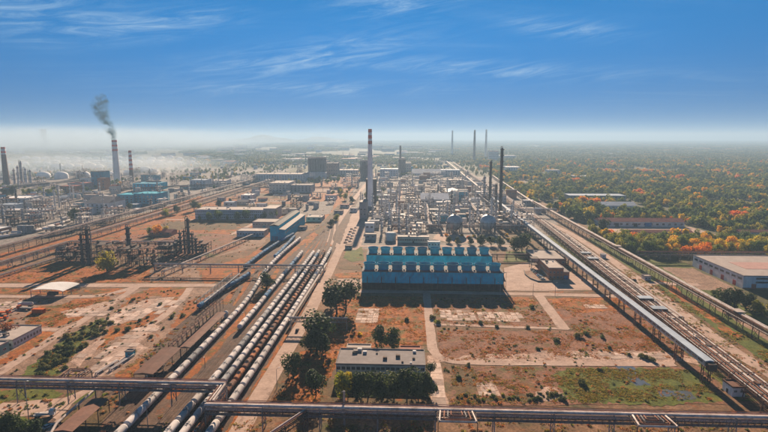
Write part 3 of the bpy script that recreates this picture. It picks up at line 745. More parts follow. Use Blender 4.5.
def make_wagon(length, rad, m, dome=False):
    t = thing('tank_wagon', 'tank wagon', 'tank wagon')
    h = length / 2 - 0.45
    z = 1.25 + rad
    MB().lathe([(rad * .30, -h - .05), (rad * .70, -h + .12), (rad * .93, -h + .38), (rad, -h + .75), (rad, -h + 1.0), (rad, 0), (rad, h - 1.0), (rad, h - .75), (rad * .93, h - .38), (rad * .70, h - .12), (rad * .30, h + .05)],
               (0, 0, z), 20, 0, 'Y').build('barrel', m, t, True)
    hb = MB()
    if dome:
        hb.lathe([(.75, z + rad - .25), (.75, z + rad + .45), (.5, z + rad + .62), (.1, z + rad + .66)], (0, 0, 0), 12)
    else:
        hb.lathe([(.42, z + rad - .12), (.42, z + rad + .22), (.30, z + rad + .32)], (0, .0, 0), 10)
    hb.build('hatch', m, t, True)
    wk = MB()
    wk.box(-.45, .45, -1.7, 1.7, z + rad + .015, z + rad + .06)
    for s in (-.45, .45):
        wk.bar((s, -1.7, z + rad + .5), (s, 1.7, z + rad + .5), .04)
        for y in (-1.7, 1.7):
            wk.bar((s, y, z + rad), (s, y, z + rad + .5), .04)
    wk.build('walkway', 'tank_grey', t)
    for s in (-1, 1):
        ld = MB()
        for q in (.25, -.25):
            ld.bar((s * (rad + .12), q, .9), (s * (rad + .10), q, z + .4), .06)
            ld.bar((s * (rad + .10), q, z + .4), (s * .74, q, z + rad + .05), .06)
        for j in range(5):
            ld.bar((s * (rad + .12), -.25, 1.1 + j * .4), (s * (rad + .12), .25, 1.1 + j * .4), .05)
        ld.build('ladder', 'steel_grey', t)
    uf = MB()
    uf.box(-.35, .35, -length / 2 + .35, length / 2 - .35, .85, 1.28)
    for s in (-1, 1):
        uf.box(-1.3, 1.3, s * (length / 2 - .55) - .15, s * (length / 2 - .55) + .15, .9, 1.2)
        for q in (-.87, .87):
            uf.lathe([(.12, 0), (.12, .45 * s), (.24, .46 * s), (.24, .54 * s)], (q, s * (length / 2 - .4), 1.05), 8, 0, 'Y')
        uf.box(-1.25, 1.25, s * (length / 2 - 2.6) - .2, s * (length / 2 - 2.6) + .2, 1.1, 1.55)
    uf.build('underframe', 'underframe', t)
    bm = MB()
    for q in (-1.0, 1.0):
        bm.box(q - .1, q + .1, -1.25, 1.25, .35, .7)
    bm.box(-1.05, 1.05, -.25, .25, .45, .85)
    me = bm.mesh('bogie', 'underframe')
    wm_ = MB()
    for q in (-.76, .76):
        wm_.lathe([(.46, q - .07), (.46, q + .07)], (0, 0, 0), 12, 0, 'X')
    wm_.lathe([(.08, -.8), (.08, .8)], (0, 0, 0), 6, 0, 'X')
    wme = wm_.mesh('wheelset', 'underframe')
    for s in (-1, 1):
        b = link('bogie', me, t, (0, s * (length / 2 - 2.6), 0))
        for q in (-.9, .9):
            link('wheelset', wme, b, (0, q, .46))
    return t
PW = make_wagon(15.0, 1.58, 'tank_white')
PB = make_wagon(12.0, 1.42, 'tank_brown', True)
USED = set()
def train(tr, y0, y1, proto, pitch, colours, where, group, skip=()):
    pts = TR[tr]
    i = 0
    acc = y0
    seg = [(a, b) for a, b in zip(pts, pts[1:])]
    def at(y):
        for a, b in seg:
            if a.y <= y <= b.y:
                return a.lerp(b, (y - a.y) / (b.y - a.y))
        return pts[-1]
    k = 0
    while acc + pitch < y1:
        a, b = at(acc + 2.6), at(acc + pitch - 2.6)
        c = (a + b) / 2
        d = (b - a).normalized()
        rz = -math.atan2(d.x, d.y)
        m = colours(k)
        lab = '%s tank wagon, %s along %s' % (m.replace('tank_', ''), ordw(k), where)
        if k not in skip:
            if proto.name not in USED:
                o = proto; USED.add(proto.name)
                o.location = (c.x, c.y, RAILZ); o.rotation_euler[2] = rz
                KIDS.setdefault(o.name, [(q, list(q.children)) for q in o.children])
                tag(o, lab, None, group)
            else:
                o = clone(proto, (c.x, c.y, RAILZ), rz, lab, group)
            paint(o, 'barrel', m)
        acc += pitch * d.y
        k += 1
rr = random.Random(3)
gp = 'tank wagons standing in the rail yard'
train('A', 172, 590, PW, 15.0, lambda k: 'tank_grey' if k in (5, 13, 21, 22) else 'tank_white', 'the curving left-hand white train', gp)
train('B', 296, 512, PW, 15.0, lambda k: 'tank_blue' if k in (4, 8, 10, 11) else 'tank_white', 'the short train beside the curving one', gp)
train('C', 176, 512, PW, 15.0, lambda k: 'tank_grey' if k in (6, 9, 17) else 'tank_white', 'the leftmost of the four parallel trains', gp)
train('D', 180, 518, PW, 15.0, lambda k: 'tank_grey' if k in (3, 12) else ('tank_blue' if k == 20 else 'tank_white'), 'the second of the four parallel trains', gp)
train('E', 178, 524, PB, 12.4, lambda k: ('tank_orange', 'tank_brown', 'tank_brown', 'tank_orange', 'tank_white', 'tank_brown', 'tank_orange')[(k * 5 + k // 4) % 7], 'the rusty train between white ones', gp)
train('F', 177, 534, PW, 15.0, lambda k: 'tank_grey' if k in (15, 20) else 'tank_white', 'the train nearest the road', gp)
train('blue', 484, 588, PW, 14.6, lambda k: 'tank_blue', 'the short blue train by the shed', gp)
train('blue', 334, 426, PW, 14.6, lambda k: 'tank_grey' if k in (1, 2) else 'tank_blue', 'the blue train at the gantry', gp)
train('blue_curve', 444, 606, PW, 14.4, lambda k: 'tank_blue', 'the curved blue train by the shed', gp)

# ================================================================== pipe racks
def rack(name, label, p0, p1, h, wd, pipes, step=12.0, walk=None, truss=False, m='steel_dark', group=None, cat='pipe rack', legw=0.35, brace=True, low=None):
    """trestles, stringers and pipes from p0 to p1; pipes: (side offset, height, radius, material)"""
    dx, dy = p1[0] - p0[0], p1[1] - p0[1]
    ln = math.hypot(dx, dy)
    t = thing(name, label, cat, (p0[0], p0[1], 0), math.atan2(dy, dx), group)
    n = max(1, round(ln / step))
    st = ln / n
    low = low if low is not None else h - 2.2
    b = MB()
    for s in (-1, 1):
        b.bar((0, s * wd / 2 * 1.15, 0), (0, s * wd / 2, h), legw)
    b.bar((0, -wd / 2 - .5, h - .15), (0, wd / 2 + .5, h - .15), legw * .9)
    if low > 1:
        b.bar((0, -wd / 2 - .5, low - .15), (0, wd / 2 + .5, low - .15), legw * .9)
    if brace:
        q = low if low > 3 else h
        b.bar((0, -wd / 2 * 1.12, q * .1), (0, wd / 2, q * .92), legw * .5)
        b.bar((0, wd / 2 * 1.12, q * .1), (0, -wd / 2, q * .92), legw * .5)
    me = b.mesh('trestle', m)
    for i in range(n + 1):
        link('trestle', me, t, (i * st, 0, 0))
    for s in (-1, 1):
        for z in ((h, low) if low > 1 else (h,)):
            MB().bar((0, s * wd / 2, z - .35), (ln, s * wd / 2, z - .35), .22, .36).build('stringer', m, t)
        if truss:
            k = max(2, int(ln / 2.6))
            tb = MB()
            for i in range(k):
                x0, x1 = ln * i / k, ln * (i + 1) / k
                tb.bar((x0, s * wd / 2, low - .2), (x0, s * wd / 2, h - .2), .16)
                tb.bar((x0, s * wd / 2, low - .2), (x1, s * wd / 2, h - .3), .12)
            tb.build('truss', m, t)
    for y, z, r, pm in pipes:
        pb = MB().tube([(-.5, y, z + r), (ln + .5, y, z + r)], r, 10)
        pb.build('pipe', pm, t, True)
    if walk:
        y, z = walk
        MB().box(0, ln, y - .5, y + .5, z - .08, z).build('walkway', 'steel_grey', t)
        for s in (-.5, .5):
            hb = MB()
            for q in (.55, 1.1):
                hb.bar((0, y + s, z + q), (ln, y + s, z + q), .07)
            for i in range(int(ln / 2.4) + 1):
                hb.bar((i * 2.4, y + s, z), (i * 2.4, y + s, z + 1.1), .08)
            hb.build('handrail', 'steel_rust', t)
        if z > 5:
            for i in range(n + 1):
                MB().bar((i * st, y + .5, z - .2), (i * st, -wd / 2 if y < 0 else wd / 2, z - .2), .2).build('bracket', m, t)
    return t, ln
def loop(t, x, y0, z, sgn, specs):
    """nested expansion loops beside a rack: (half width, reach, radius, material)"""
    for a, d, r, m in specs:
        MB().tube([(x - a, y0 + sgn * .2, z), (x - a, y0 + sgn * .8, z + .5), (x - a * 1.12, y0 + sgn * (d - .6), z + .6), (x - a * 1.12 + .5, y0 + sgn * d, z + .6), (x + a * 1.12 - .5, y0 + sgn * d, z + .6),
                   (x + a * 1.12, y0 + sgn * (d - .6), z + .6), (x + a, y0 + sgn * .8, z + .5), (x + a, y0 + sgn * .2, z)], r, 8).build('expansion_loop', m, t, True)
    A, D = specs[-1][0] * 1.2, specs[-1][1]
    fr = MB()
    for sx in (-1, 1):
        fr.bar((x + sx * A, y0 + sgn * D * .92, 0), (x + sx * A, y0 + sgn * D * .92, z + .1), .3)
        fr.bar((x + sx * A, y0, z), (x + sx * A, y0 + sgn * D, z), .25)
    for q in (.35, .92):
        fr.bar((x - A, y0 + sgn * D * q, z), (x + A, y0 + sgn * D * q, z), .25)
    fr.bar((x - A, y0 + sgn * D * .92, z * .6), (x + A, y0 + sgn * D * .92, z * .6), .22)
    fr.build('loop_frame', 'steel_dark', t)
FP = [(-1.3, 10.2, .55, 'pipe_silver'), (.1, 10.2, .38, 'pipe_silver'), (1.15, 10.2, .28, 'pipe_rust'), (2.1, 10.2, .22, 'pipe_silver'), (2.7, 10.6, .14, 'pipe_rust'),
      (-1.6, 8.0, .24, 'pipe_rust'), (-.7, 8.0, .34, 'pipe_silver'), (.4, 8.0, .30, 'pipe_rust'), (1.4, 8.0, .2, 'pipe_grey')]
t, ln = rack('pipe_rack', 'long pipe rack with two expansion loops crossing the foreground right of the tracks', (-80, 193), (196, 193), 10.2, 4.2, FP, 23, (-3.0, 7.6), True, 'steel_grey')
tp = [(2.0, 4.2, .22, 'pipe_rust'), (3.2, 5.6, .24, 'pipe_grey'), (4.6, 7.0, .26, 'pipe_rust'), (6.2, 8.6, .34, 'pipe_silver')]
loop(t, W(455, 193) + 80, -1.8, 10.6, -1, tp)
loop(t, W(644, 193) + 80, -1.8, 10.6, -1, tp)
t, ln = rack('pipe_rack', 'pipe rack over the lower left yard and tank wagon tracks, with one loop', (-265, 211), (-79, 211), 10.2, 4.2, FP, 23, (-3.0, 7.6), True, 'steel_grey')
loop(t, W(70, 211) + 265, 2.2, 10.6, 1, tp[:3])
t, ln = rack('pipe_rack', 'short pipe rack joining the two foreground racks above the tank wagons', (-79.6, 195.4), (-79.6, 208.6), 10.2, 3.6, [p for p in FP if abs(p[0]) < 1.7], 15, None, True, 'steel_grey', brace=False)
t, ln = rack('pipe_rack', 'slanting pipe branch leaving the foreground rack beside the road', (-39.5, 190.5), (-58, 158), 9.6, 1.8, [(-.6, 9.6, .32, 'pipe_silver'), (.4, 9.6, .22, 'pipe_rust')], 14, (-1.5, 8.8), True)
# pipe bridges over the tracks
rack('pipe_bridge', 'long thin pipe bridge crossing the trains near the blue wagons', (-218, 430), (-70.5, 430), 8.4, 1.5, [(-.3, 8.4, .4, 'pipe_white'), (.5, 8.4, .2, 'pipe_rust')], 24, None, True, 'steel_grey', cat='pipe bridge')
rack('pipe_bridge', 'short pale pipe bridge crossing the road between the trees', (-70.5, 303), (-36, 303), 7.6, 1.3, [(-.2, 7.6, .35, 'pipe_white'), (.45, 7.6, .2, 'pipe_silver')], 17, None, True, 'steel_grey', cat='pipe bridge')
t = thing('loading_platform', 'long narrow pinkish loading platform beside the tank wagons nearest the road', 'platform', (-71.7, 306, 0))
MB().box(-.75, .75, 0, 150, 4.3, 4.55).build('deck', 'roof_light', t)
me = MB().bar((-.5, 0, 0), (-.5, 0, 4.3), .2).bar((.5, 0, 0), (.5, 0, 4.3), .2).bar((-.7, 0, 4.2), (.7, 0, 4.2), .18).mesh('post_frame', 'steel_grey')
for i in range(16):
    link('post_frame', me, t, (0, i * 9.9 + .6, 0))
# left-hand plant racks
LP8 = [(-2.2, 10, .5, 'pipe_grey'), (-.9, 10, .3, 'pipe_silver'), (.2, 10, .4, 'pipe_rust'), (1.3, 10, .3, 'pipe_rust'), (2.3, 10, .4, 'pipe_grey'), (-1.5, 7.6, .3, 'pipe_grey'), (.5, 7.6, .3, 'pipe_rust')]
rack('pipe_rack', 'long dark pipe rack running away from the left edge towards the far plant', (-401, 380), (-396, 1500), 9.8, 6, LP8, 20, None, False, 'steel_dark', low=7.4)
rack('pipe_rack', 'second long pipe rack right of the dark one, running into the distance', (-363, 570), (-352, 1450), 7.8, 5, [(y, z - 2, r, m) for y, z, r, m in LP8], 20, None, False, 'steel_grey', low=5.4)
rack('pipe_rack', 'elevated silver pipe rack at the left edge ending by the dark columns', (-358, 330), (-356, 522), 7.8, 4, [(y * .8, z - 2, r, m) for y, z, r, m in LP8], 16, None, True, 'steel_grey', low=5.6)
rack('pipe_rack', 'pipe rack crossing behind the dark process columns on the left', (-356, 526), (-228, 528), 7.8, 3.4, [(-1, 7.8, .4, 'pipe_silver'), (0, 7.8, .3, 'pipe_rust'), (1, 7.8, .35, 'pipe_silver'), (0, 5.6, .3, 'pipe_grey')], 16, None, True, 'steel_dark', low=5.6)
rack('pipe_rack', 'low pipe track on the ground at the far left edge', (-347, 330), (-334, 492), 2.4, 4, [(y * .7, 2.4, r * .8, m) for y, z, r, m in LP8[:5]], 12, None, False, 'concrete', low=0, brace=False)
rack('pipe_rack', 'pipe run on low sleepers crossing the field left of the blue trains', (-206, 420), (-180, 590), 4.4, 2.4, [(-.7, 4.4, .35, 'pipe_white'), (.2, 4.4, .3, 'pipe_silver'), (.9, 4.4, .2, 'pipe_rust')], 14, None, False, 'steel_grey', low=0)
# right-hand racks
rp = []
for i in range(9):
    rp.append((-5.0 + i * 1.22, 6.6 + (i % 3) * .05, (.46, .24, .36, .2, .5, .26, .32)[i % 7], ('pipe_silver', 'pipe_rust', 'pipe_grey', 'pipe_white', 'pipe_silver', 'pipe_rust', 'pipe_grey', 'pipe_rust', 'pipe_white')[i]))
t, ln = rack('pipe_rack', 'broad bundle of pale pipes running away right of the covered gallery', (156.5, 200), (181, 700), 6.4, 11, rp + [(y, 4.2, .3, 'pipe_rust') for y in (-4, -2, 0, 2, 4)], 13, (-6.2, 5.6), False, 'steel_rust', low=4.0)
for k in range(46):                            # cross beams, hoods and raised loops that break up the long run
    x = 6 + k * 10.7
    MB().box(x - .12, x + .12, -5.6, 5.6, 7.55, 7.75).build('cross_beam', 'steel_rust', t)
    for q in (-5.55, 5.55):
        MB().box(x - .1, x + .1, q - .1, q + .1, 6.2, 7.55).build('post', 'steel_rust', t)
    if k % 3 == 1:
        y = -4.4 + (k * 2.7) % 7
        MB().tube([(x, y, 6.9), (x, y, 9.0), (x + 3, y, 9.0), (x + 3, y, 6.9)], .22, 7).build('raised_loop', ('pipe_rust', 'pipe_silver')[k % 2], t, True)
    if k % 4 == 2:
        MB().box(x - 1.6, x + 1.2, -5 + (k * 1.9) % 8, -3.2 + (k * 1.9) % 8, 7.2, 8.0).build('valve_box', ('steel_dark', 'roof_light', 'steel_rust')[k % 3], t)
for y in (330, 352, 470, 492):          # flat platforms over the bundle
    x = (y - 200) / .9988
    MB().box(x - 3.2, x + 3.2, -4.5, 4.8, 8.2, 8.45).build('platform', 'roof_bluegrey', t)
    for a in (-3, 3):
        MB().bar((x + a, -4.4, 6.2), (x + a, -4.4, 8.2), .2).bar((x + a, -4.4, 8.05), (x + a, 4.7, 8.05), .2).bar((x + a, 4.7, 6.2), (x + a, 4.7, 8.2), .2).build('platform_frame', 'steel_rust', t)
rack('pipe_rack', 'far part of the pale pipe bundle, heading to the distant chimneys', (182, 715), (205, 2300), 6.4, 9, rp[1:9], 30, None, False, 'steel_rust', low=4.0, brace=False)
rack('pipe_rack', 'low pipe run between the broad bundle and the service road', (176.5, 330), (189.5, 620), 2.2, 5, [(-1.8 + i * .9, 2.2, .32, ('pipe_white', 'pipe_silver', 'pipe_rust')[i % 3]) for i in range(5)], 10, None, False, 'concrete', low=0, brace=False)
t, ln = rack('pipe_rack', 'tall trestle pipe rack on the right, in front of the wood', (203, 225), (214, 880), 9.8, 3.6,
     [(-1.4, 9.8, .4, 'pipe_silver'), (-.4, 9.8, .32, 'pipe_white'), (.5, 9.8, .42, 'pipe_silver'), (1.4, 9.8, .25, 'pipe_rust'), (0, 7.4, .3, 'pipe_rust')], 15, (2.9, 8.6), False, 'steel_rust')
for yy in (318, 512):
    MB().box(yy - 225 - 3.5, yy - 225 + 3.5, -3.2, 2.2, 11.0, 11.25).build('platform', 'roof_light', t)
    MB().bar((yy - 225 - 3.2, -2.9, 9.4), (yy - 225 - 3.2, -2.9, 11), .2).bar((yy - 225 - 3.2, -2.9, 10.9), (yy - 225 + 3.2, -2.9, 10.9), .2).bar((yy - 225 + 3.2, -2.9, 9.4), (yy - 225 + 3.2, -2.9, 11), .2).build('platform_frame', 'steel_rust', t)
rack('pipe_rack', 'far stretch of the tall right-hand rack along the wood edge', (214, 884), (246, 1500), 8, 3.6, [(-1.2, 8, .4, 'pipe_silver'), (0, 8, .4, 'pipe_white'), (1.2, 8, .4, 'pipe_silver')], 20, None, False, 'steel_rust', low=5.6)
rack('pipe_rack', 'pipe rack on concrete frames crossing behind the red-doored warehouse', (222, 497), (420, 503), 8.2, 3.6, [(-1.2, 8.2, .45, 'pipe_rust'), (-.1, 8.2, .3, 'pipe_grey'), (.9, 8.2, .4, 'pipe_rust'), (0, 5.4, .3, 'pipe_grey')], 10, None, False, 'concrete_dark', low=5.2)
rack('pipe_rack', 'rusty pipe rack between the cooling towers and the brick building', (78, 492), (124, 494), 5.4, 3, [(-1, 5.4, .4, 'pipe_rust'), (0, 5.4, .35, 'pipe_rust'), (1, 5.4, .3, 'pipe_silver')], 9, None, False, 'steel_rust', low=3.4)
rack('pipe_bridge', 'pipe bridge crossing the right-hand corridor behind the gallery', (120, 770), (222, 776), 11, 5, [(-1.6, 11, .5, 'pipe_white'), (-.3, 11, .5, 'pipe_silver'), (1, 11, .5, 'pipe_white'), (0, 8.4, .3, 'pipe_grey')], 25, None, True, 'steel_grey', cat='pipe bridge')

# ================================================================== covered gallery
G0, G1 = Vector((144, 240)), Vector((152.5, 1000))
gd = G1 - G0
t = thing('covered_gallery', 'long covered conveyor gallery with a blue-grey roof on tall legs', 'gallery', (G0.x, G0.y, 0), math.atan2(gd.y, gd.x))
gl = gd.length
MB().prism([(-2.0, 9.2), (2.0, 9.2), (2.0, 11.9), (-2.0, 11.9)], 0, gl, 0, 'X').build('gallery_wall', 'wall_grey', t)
MB().prism([(-2.15, 11.92), (2.15, 11.92), (2.15, 12.1), (0, 12.5), (-2.15, 12.1)], -.5, gl, 0, 'X').build('roof', 'roof_bluegrey', t)  # blue of the reflected sky is put into this roof's base colour
wme = MB().box(-1.9, 1.9, -.03, 0, 0, .9).mesh('window', 'window_glass')
for i in range(60):
    link('window', wme, t, (4 + i * 5.4, 2.0 + .031, 10.3))
lg = MB()
for s in (-1, 1):
    lg.bar((-.9, s * 1.9, 0), (-.9, s * 1.6, 9.0), .36).bar((.9, s * 1.9, 0), (.9, s * 1.6, 9.0), .36)
    lg.bar((-.9, s * 1.85, 1), (.9, s * 1.65, 5), .16).bar((.9, s * 1.8, 5), (-.9, s * 1.65, 8.6), .16)
for z in (4.5, 9.05):
    for x in (-.9, .9):
        lg.bar((x, -1.8, z), (x, 1.8, z), .28)
me = lg.mesh('support_tower', 'steel_rust')
for i in range(30):
    link('support_tower', me, t, (2 + i * 25.5, 0, 0))
MB().box(-3.4, -.5, -1.9, 1.9, 8.2, 11.6).build('end_house', 'steel_dark', t)
t2 = thing('covered_gallery', 'far stretch of the covered gallery dwindling towards the distant chimneys', 'gallery', (153, 1010, 0), math.atan2(1300, 22))
MB().prism([(-2.0, 9.2), (2.0, 9.2), (2.0, 11.9), (-2.0, 11.9)], 0, 1300, 0, 'X').build('gallery_wall', 'wall_grey', t2)
MB().prism([(-2.35, 11.92), (2.35, 11.92), (2.35, 12.1), (0, 12.5), (-2.35, 12.1)], 0, 1300, 0, 'X').build('roof', 'roof_light', t2)
for i in range(28):
    link('support_tower', me, t2, (4 + i * 47, 0, 0))

# ================================================================== cooling towers
def cooling(label, pl, pr, Y, h, depth, wall, nf, fan_d, stack_h, risers=True):
    x0, x1 = W(pl, Y), W(pr, Y)
    t = thing('cooling_tower', label, 'cooling tower', ((x0 + x1) / 2, Y, 0), 0, 'blue cooling towers')
    hw = (x1 - x0) / 2
    MB().box(-hw, hw, 0, depth, 5.0, h).build('blue_wall', wall, t)
    MB().box(-hw + .25, hw - .25, .25, depth - .25, 0, 5.0).build('louver_wall', 'louver_dark', t)
    cell = 2 * hw / nf
    fm = MB().box(-.12, .12, -.22, 0.1, 0, 5.0).mesh('mullion', 'steel_dark')
    for i in range(nf * 3 + 1):
        link('mullion', fm, t, (-hw + .15 + (2 * hw - .3) * i / (nf * 3), .1, 0))
    sm = MB().box(-hw, hw, -.35, .2, -.08, .08).mesh('slat', 'louver_dark')
    for k in range(4):
        link('slat', sm, t, (0, 0.1, .9 + k * 1.1))
    rm = MB()
    rm.box(-hw - .3, hw + .3, -.3, depth + .3, h, h + .35)
    rm.build('roof', 'concrete_dark', t)
    ribm = MB().box(-.05, .05, -.07, 0, 5.05, h - .02).mesh('rib', wall)
    for i in range(nf * 6 + 1):
        link('rib', ribm, t, (-hw + .1 + (2 * hw - .2) * i / (nf * 6), -.002, 0))
    r = fan_d / 2
    st = MB().lathe([(r * .98, h + .3), (r * .88, h + 1.0), (r * .87, h + 1.8), (r * 1.07, h + stack_h - .3), (r * 1.10, h + stack_h - .3), (r * 1.10, h + stack_h), (r * 1.06, h + stack_h),
                     (r * .82, h + 1.8), (r * .82, h + .8), (.2, h + .8)], (0, 0, 0), 26).mesh('fan_stack', 'clad_blue_light', True)
    fb = MB()
    fb.lathe([(.7, h + 2.0), (.7, h + stack_h - 1.6)], (0, 0, 0), 10)
    fb.lathe([(r * .9, h + stack_h - 2.4), (r * .9, h + stack_h - 2.3), (.3, h + stack_h - 2.25)], (0, 0, 0), 20)  # dark disc added under the blades to imitate shade inside the stack mouth
    for k in range(6):
        a = k * math.pi / 3
        fb.bar((0, 0, h + stack_h - 1.9), (math.cos(a) * r * .9, math.sin(a) * r * .9, h + stack_h - 1.9), .9, .1)
    fbm = fb.mesh('fan', 'steel_dark')
    hm = MB().box(-.6, .6, -.7, .7, h + .35, h + 1.5).mesh('roof_hatch', 'concrete')
    pm = MB().tube([(0, 0, .2), (0, 0, h - 4.3), (0, .3, h - 4.0), (0, .9, h - 4.0)], .26, 8).mesh('riser_pipe', 'steel_dark', True)
    for i in range(nf):
        x = -hw + cell * (i + .5)
        s = link('fan_stack', st, t, (x, depth * .46, 0))
        if i in ((2, 3, 6) if risers else (4, 8)):
            s.material_slots[0].link = 'OBJECT'
            s.material_slots[0].material = MATS['clad_bluegrey']
        link('fan', fbm, s)
        if i < nf - 1:
            link('roof_hatch', hm, t, (x + cell / 2, depth * .2, 0))
        if risers:
            link('riser_pipe', pm, t, (x - cell * .1, -.9, 0))
    rl = MB()
    for z in (h + .8, h + 1.3):
        rl.bar((-hw, -.2, z), (hw, -.2, z), .06)
    for i in range(nf * 4 + 1):
        x = -hw + 2 * hw * i / (nf * 4)
        rl.bar((x, -.2, h + .3), (x, -.2, h + 1.3), .06)
    rl.build('handrail', 'steel_dark', t)
    sd_ = MB()
    for k in range(4):
        z0, z1 = h * k / 4, h * (k + 1) / 4
        a, b = (0, depth * .5) if k % 2 == 0 else (depth * .5, 0)
        sd_.bar((hw + 1.4, a + 2, z0), (hw + 1.4, b + 2, z1), 1.2, .2)
        sd_.box(hw + .1, hw + 2.6, b + 1.2, b + 2.8, z1 - .1, z1)
        for q in (a, b):
            sd_.bar((hw + 2.4, q + 2, 0), (hw + 2.4, q + 2, z1), .2)
    sd_.build('outside_stair', 'steel_dark', t)
    return t
cooling('front row of ten blue fan cooling towers with dark louvres below', 362, 503, 391, 13.8, 20, 'clad_blue', 10, 9.0, 5.1)
cooling('back row of ten blue fan cooling towers behind the front row', 366.5, 491.5, 448, 13.8, 20, 'clad_blue', 10, 8.6, 5.3, False)

# ================================================================== buildings
WINM = {}
def window_mesh(wd, hh, glass='window_glass'):
    k = (round(wd, 2), round(hh, 2), glass)
    if k not in WINM:
        b = MB()
        b.box(-wd / 2, wd / 2, -.04, .06, 0, hh, 0)
        for s in (-1, 1):
            b.box(s * wd / 2 - .07, s * wd / 2 + .07, -.09, .05, -.07, hh + .07, 1)
        b.box(-wd / 2, wd / 2, -.09, .05, -.09, .02, 1).box(-wd / 2, wd / 2, -.09, .05, hh - .02, hh + .09, 1)
        b.box(-.05, .05, -.08, .05, 0, hh, 1)
        WINM[k] = b.mesh('window', (glass, 'window_frame'))
    return WINM[k]
def building(name, label, x0, x1, y0, y1, h, wall='wall_white', roof='roof_grey', form='flat', wins=(), doors=(), cat='building', group=None, vents=0, rz=0.0, seed=0):
    """wins: (side, count, width, height, sill height[, from, to]); sides S faces the camera, W and E the flanks"""
    w_, d_ = x1 - x0, y1 - y0
    t = thing(name, label, cat, ((x0 + x1) / 2, (y0 + y1) / 2, 0), rz, group)
    a, b = w_ / 2, d_ / 2
    MB().box(-a, a, -b, b, 0, h).build('wall', wall, t)
    if form == 'flat':
        rf = MB().box(-a - .2, a + .2, -b - .2, b + .2, h, h + .3)
        for q in ((-a - .2, a + .2, -b - .2, -b + .15), (-a - .2, a + .2, b - .15, b + .2), (-a - .2, -a + .15, -b + .15, b - .15), (a - .15, a + .2, -b + .15, b - .15)):
            rf.box(*q, h + .3, h + .75)
    elif form == 'gable_x':                    # ridge along x
        rf = MB().prism([(-b - .5, h), (b + .5, h), (b + .5, h + .15), (0, h + .15 + d_ * .16), (-b - .5, h + .15)], -a - .4, a + .4, 0, 'X')
    elif form == 'gable_y':
        rf = MB().prism([(-a - .5, h), (a + .5, h), (a + .5, h + .15), (0, h + .15 + w_ * .16), (-a - .5, h + .15)], -b - .4, b + .4, 0, 'Y')
    else:                                      # barrel vault, ridge along y
        pr = [(a * 1.03 * math.cos(math.pi * k / 8), h + w_ * .12 * math.sin(math.pi * k / 8)) for k in range(9)]
        rf = MB().prism(pr, -b - .4, b + .4, 0, 'Y')
    ro = rf.build('roof', roof, t)
    for wv in wins:
        side, n, ww, hh, z = wv[:5]
        f0, f1 = wv[5:7] if len(wv) > 6 else (0, 1)
        me = window_mesh(ww, hh)
        for i in range(n):
            f = f0 + (f1 - f0) * (i + .5) / n
            if side == 'S':
                link('window', me, t, (-a + w_ * f, -b, z))
            elif side == 'W':
                link('window', me, t, (-a, -b + d_ * f, z), -math.pi / 2)
            else:
                link('window', me, t, (a, -b + d_ * f, z), math.pi / 2)
    for side, f, ww, hh, m in doors:
        db = MB().box(-ww / 2, ww / 2, -.09, .05, 0, hh)
        if side == 'S':
            link('door', db.mesh('door', m), t, (-a + w_ * f, -b, 0.02))
        elif side == 'W':
            link('door', db.mesh('door', m), t, (-a, -b + d_ * f, 0.02), -math.pi / 2)
        else:
            link('door', db.mesh('door', m), t, (a, -b + d_ * f, 0.02), math.pi / 2)
    r_ = random.Random(seed + int(x0 * 7 + y0))
    for i in range(vents):
        x, y, s = r_.uniform(-a * .85, a * .85), r_.uniform(-b * .8, b * .8), r_.uniform(.5, 1.3)
        MB().box(x - s, x + s, y - s * .8, y + s * .8, h + .1, h + .3 + s * 1.1).build('roof_vent', r_.choice(('wall_white', 'steel_grey', 'roof_light', 'steel_dark')), ro)
    return t
building('office_building', 'two-storey office with a wide grey flat roof behind a row of trees', -34, 9.6, 239.5, 258, 6.9, 'wall_white', 'roof_grey', 'flat',
         (('S', 18, 1.7, 1.5, 1.0), ('S', 18, 1.7, 1.5, 4.4), ('E', 5, 1.7, 1.5, 4.4), ('W', 5, 1.7, 1.5, 4.4)), (('S', .5, 2.2, 2.3, 'paint_dark'),), vents=11)
building('low_shed', 'small flat shed with a cream roof behind the grey-roofed office', -32, -19, 268, 273, 3.2, 'wall_cream', 'roof_light', 'flat', (('S', 3, 1.2, 1, 1.4),))
building('low_shed', 'low brick outbuilding with an orange roof beside the field road', -3, 8, 266, 272, 3.0, 'brick_orange', 'roof_red', 'flat', (('S', 2, 1.2, 1, 1.2),))
# blue shed by the wagons
t = thing('rail_shed', 'tall blue wagon shed with a dark roof at the end of the blue trains', 'shed', (-146, 574, 0))
MB().box(-8.5, 1.5, 0, 118, 0, 17.5).build('nave_wall', 'clad_blue', t)
MB().box(1.5, 8.5, 0, 118, 0, 13.0).build('aisle_wall', 'clad_blue_light', t)
MB().prism([(-8.9, 17.5), (1.9, 17.5), (1.9, 17.9), (-3.5, 19.2), (-8.9, 17.9)], -.4, 118.4, 0, 'Y').build('nave_roof', 'roof_dark', t)
MB().prism([(1.52, 13.0), (8.9, 13.0), (8.9, 13.2), (1.52, 14.2)], -.4, 118.4, 0, 'Y').build('aisle_roof', 'roof_light', t)
for x in (-5, -1):
    MB().box(x - 1.8, x + 1.8, -.12, .1, 0, 5.6).build('door', 'clad_bluegrey', t)
for i in range(14):
    link('window', window_mesh(4, 1.6), t, (8.5, 5 + i * 8.2, 8.6), math.pi / 2)
building('plant_shed', 'white shed with a cream roof and windows left of the blue shed', -201, -168, 598, 618, 6.6, 'wall_white', 'roof_light', 'flat', (('S', 10, 1.8, 1.8, 2.6),), (('S', .3, 3, 3.4, 'clad_bluegrey'), ('S', .75, 3, 3.4, 'clad_bluegrey')))
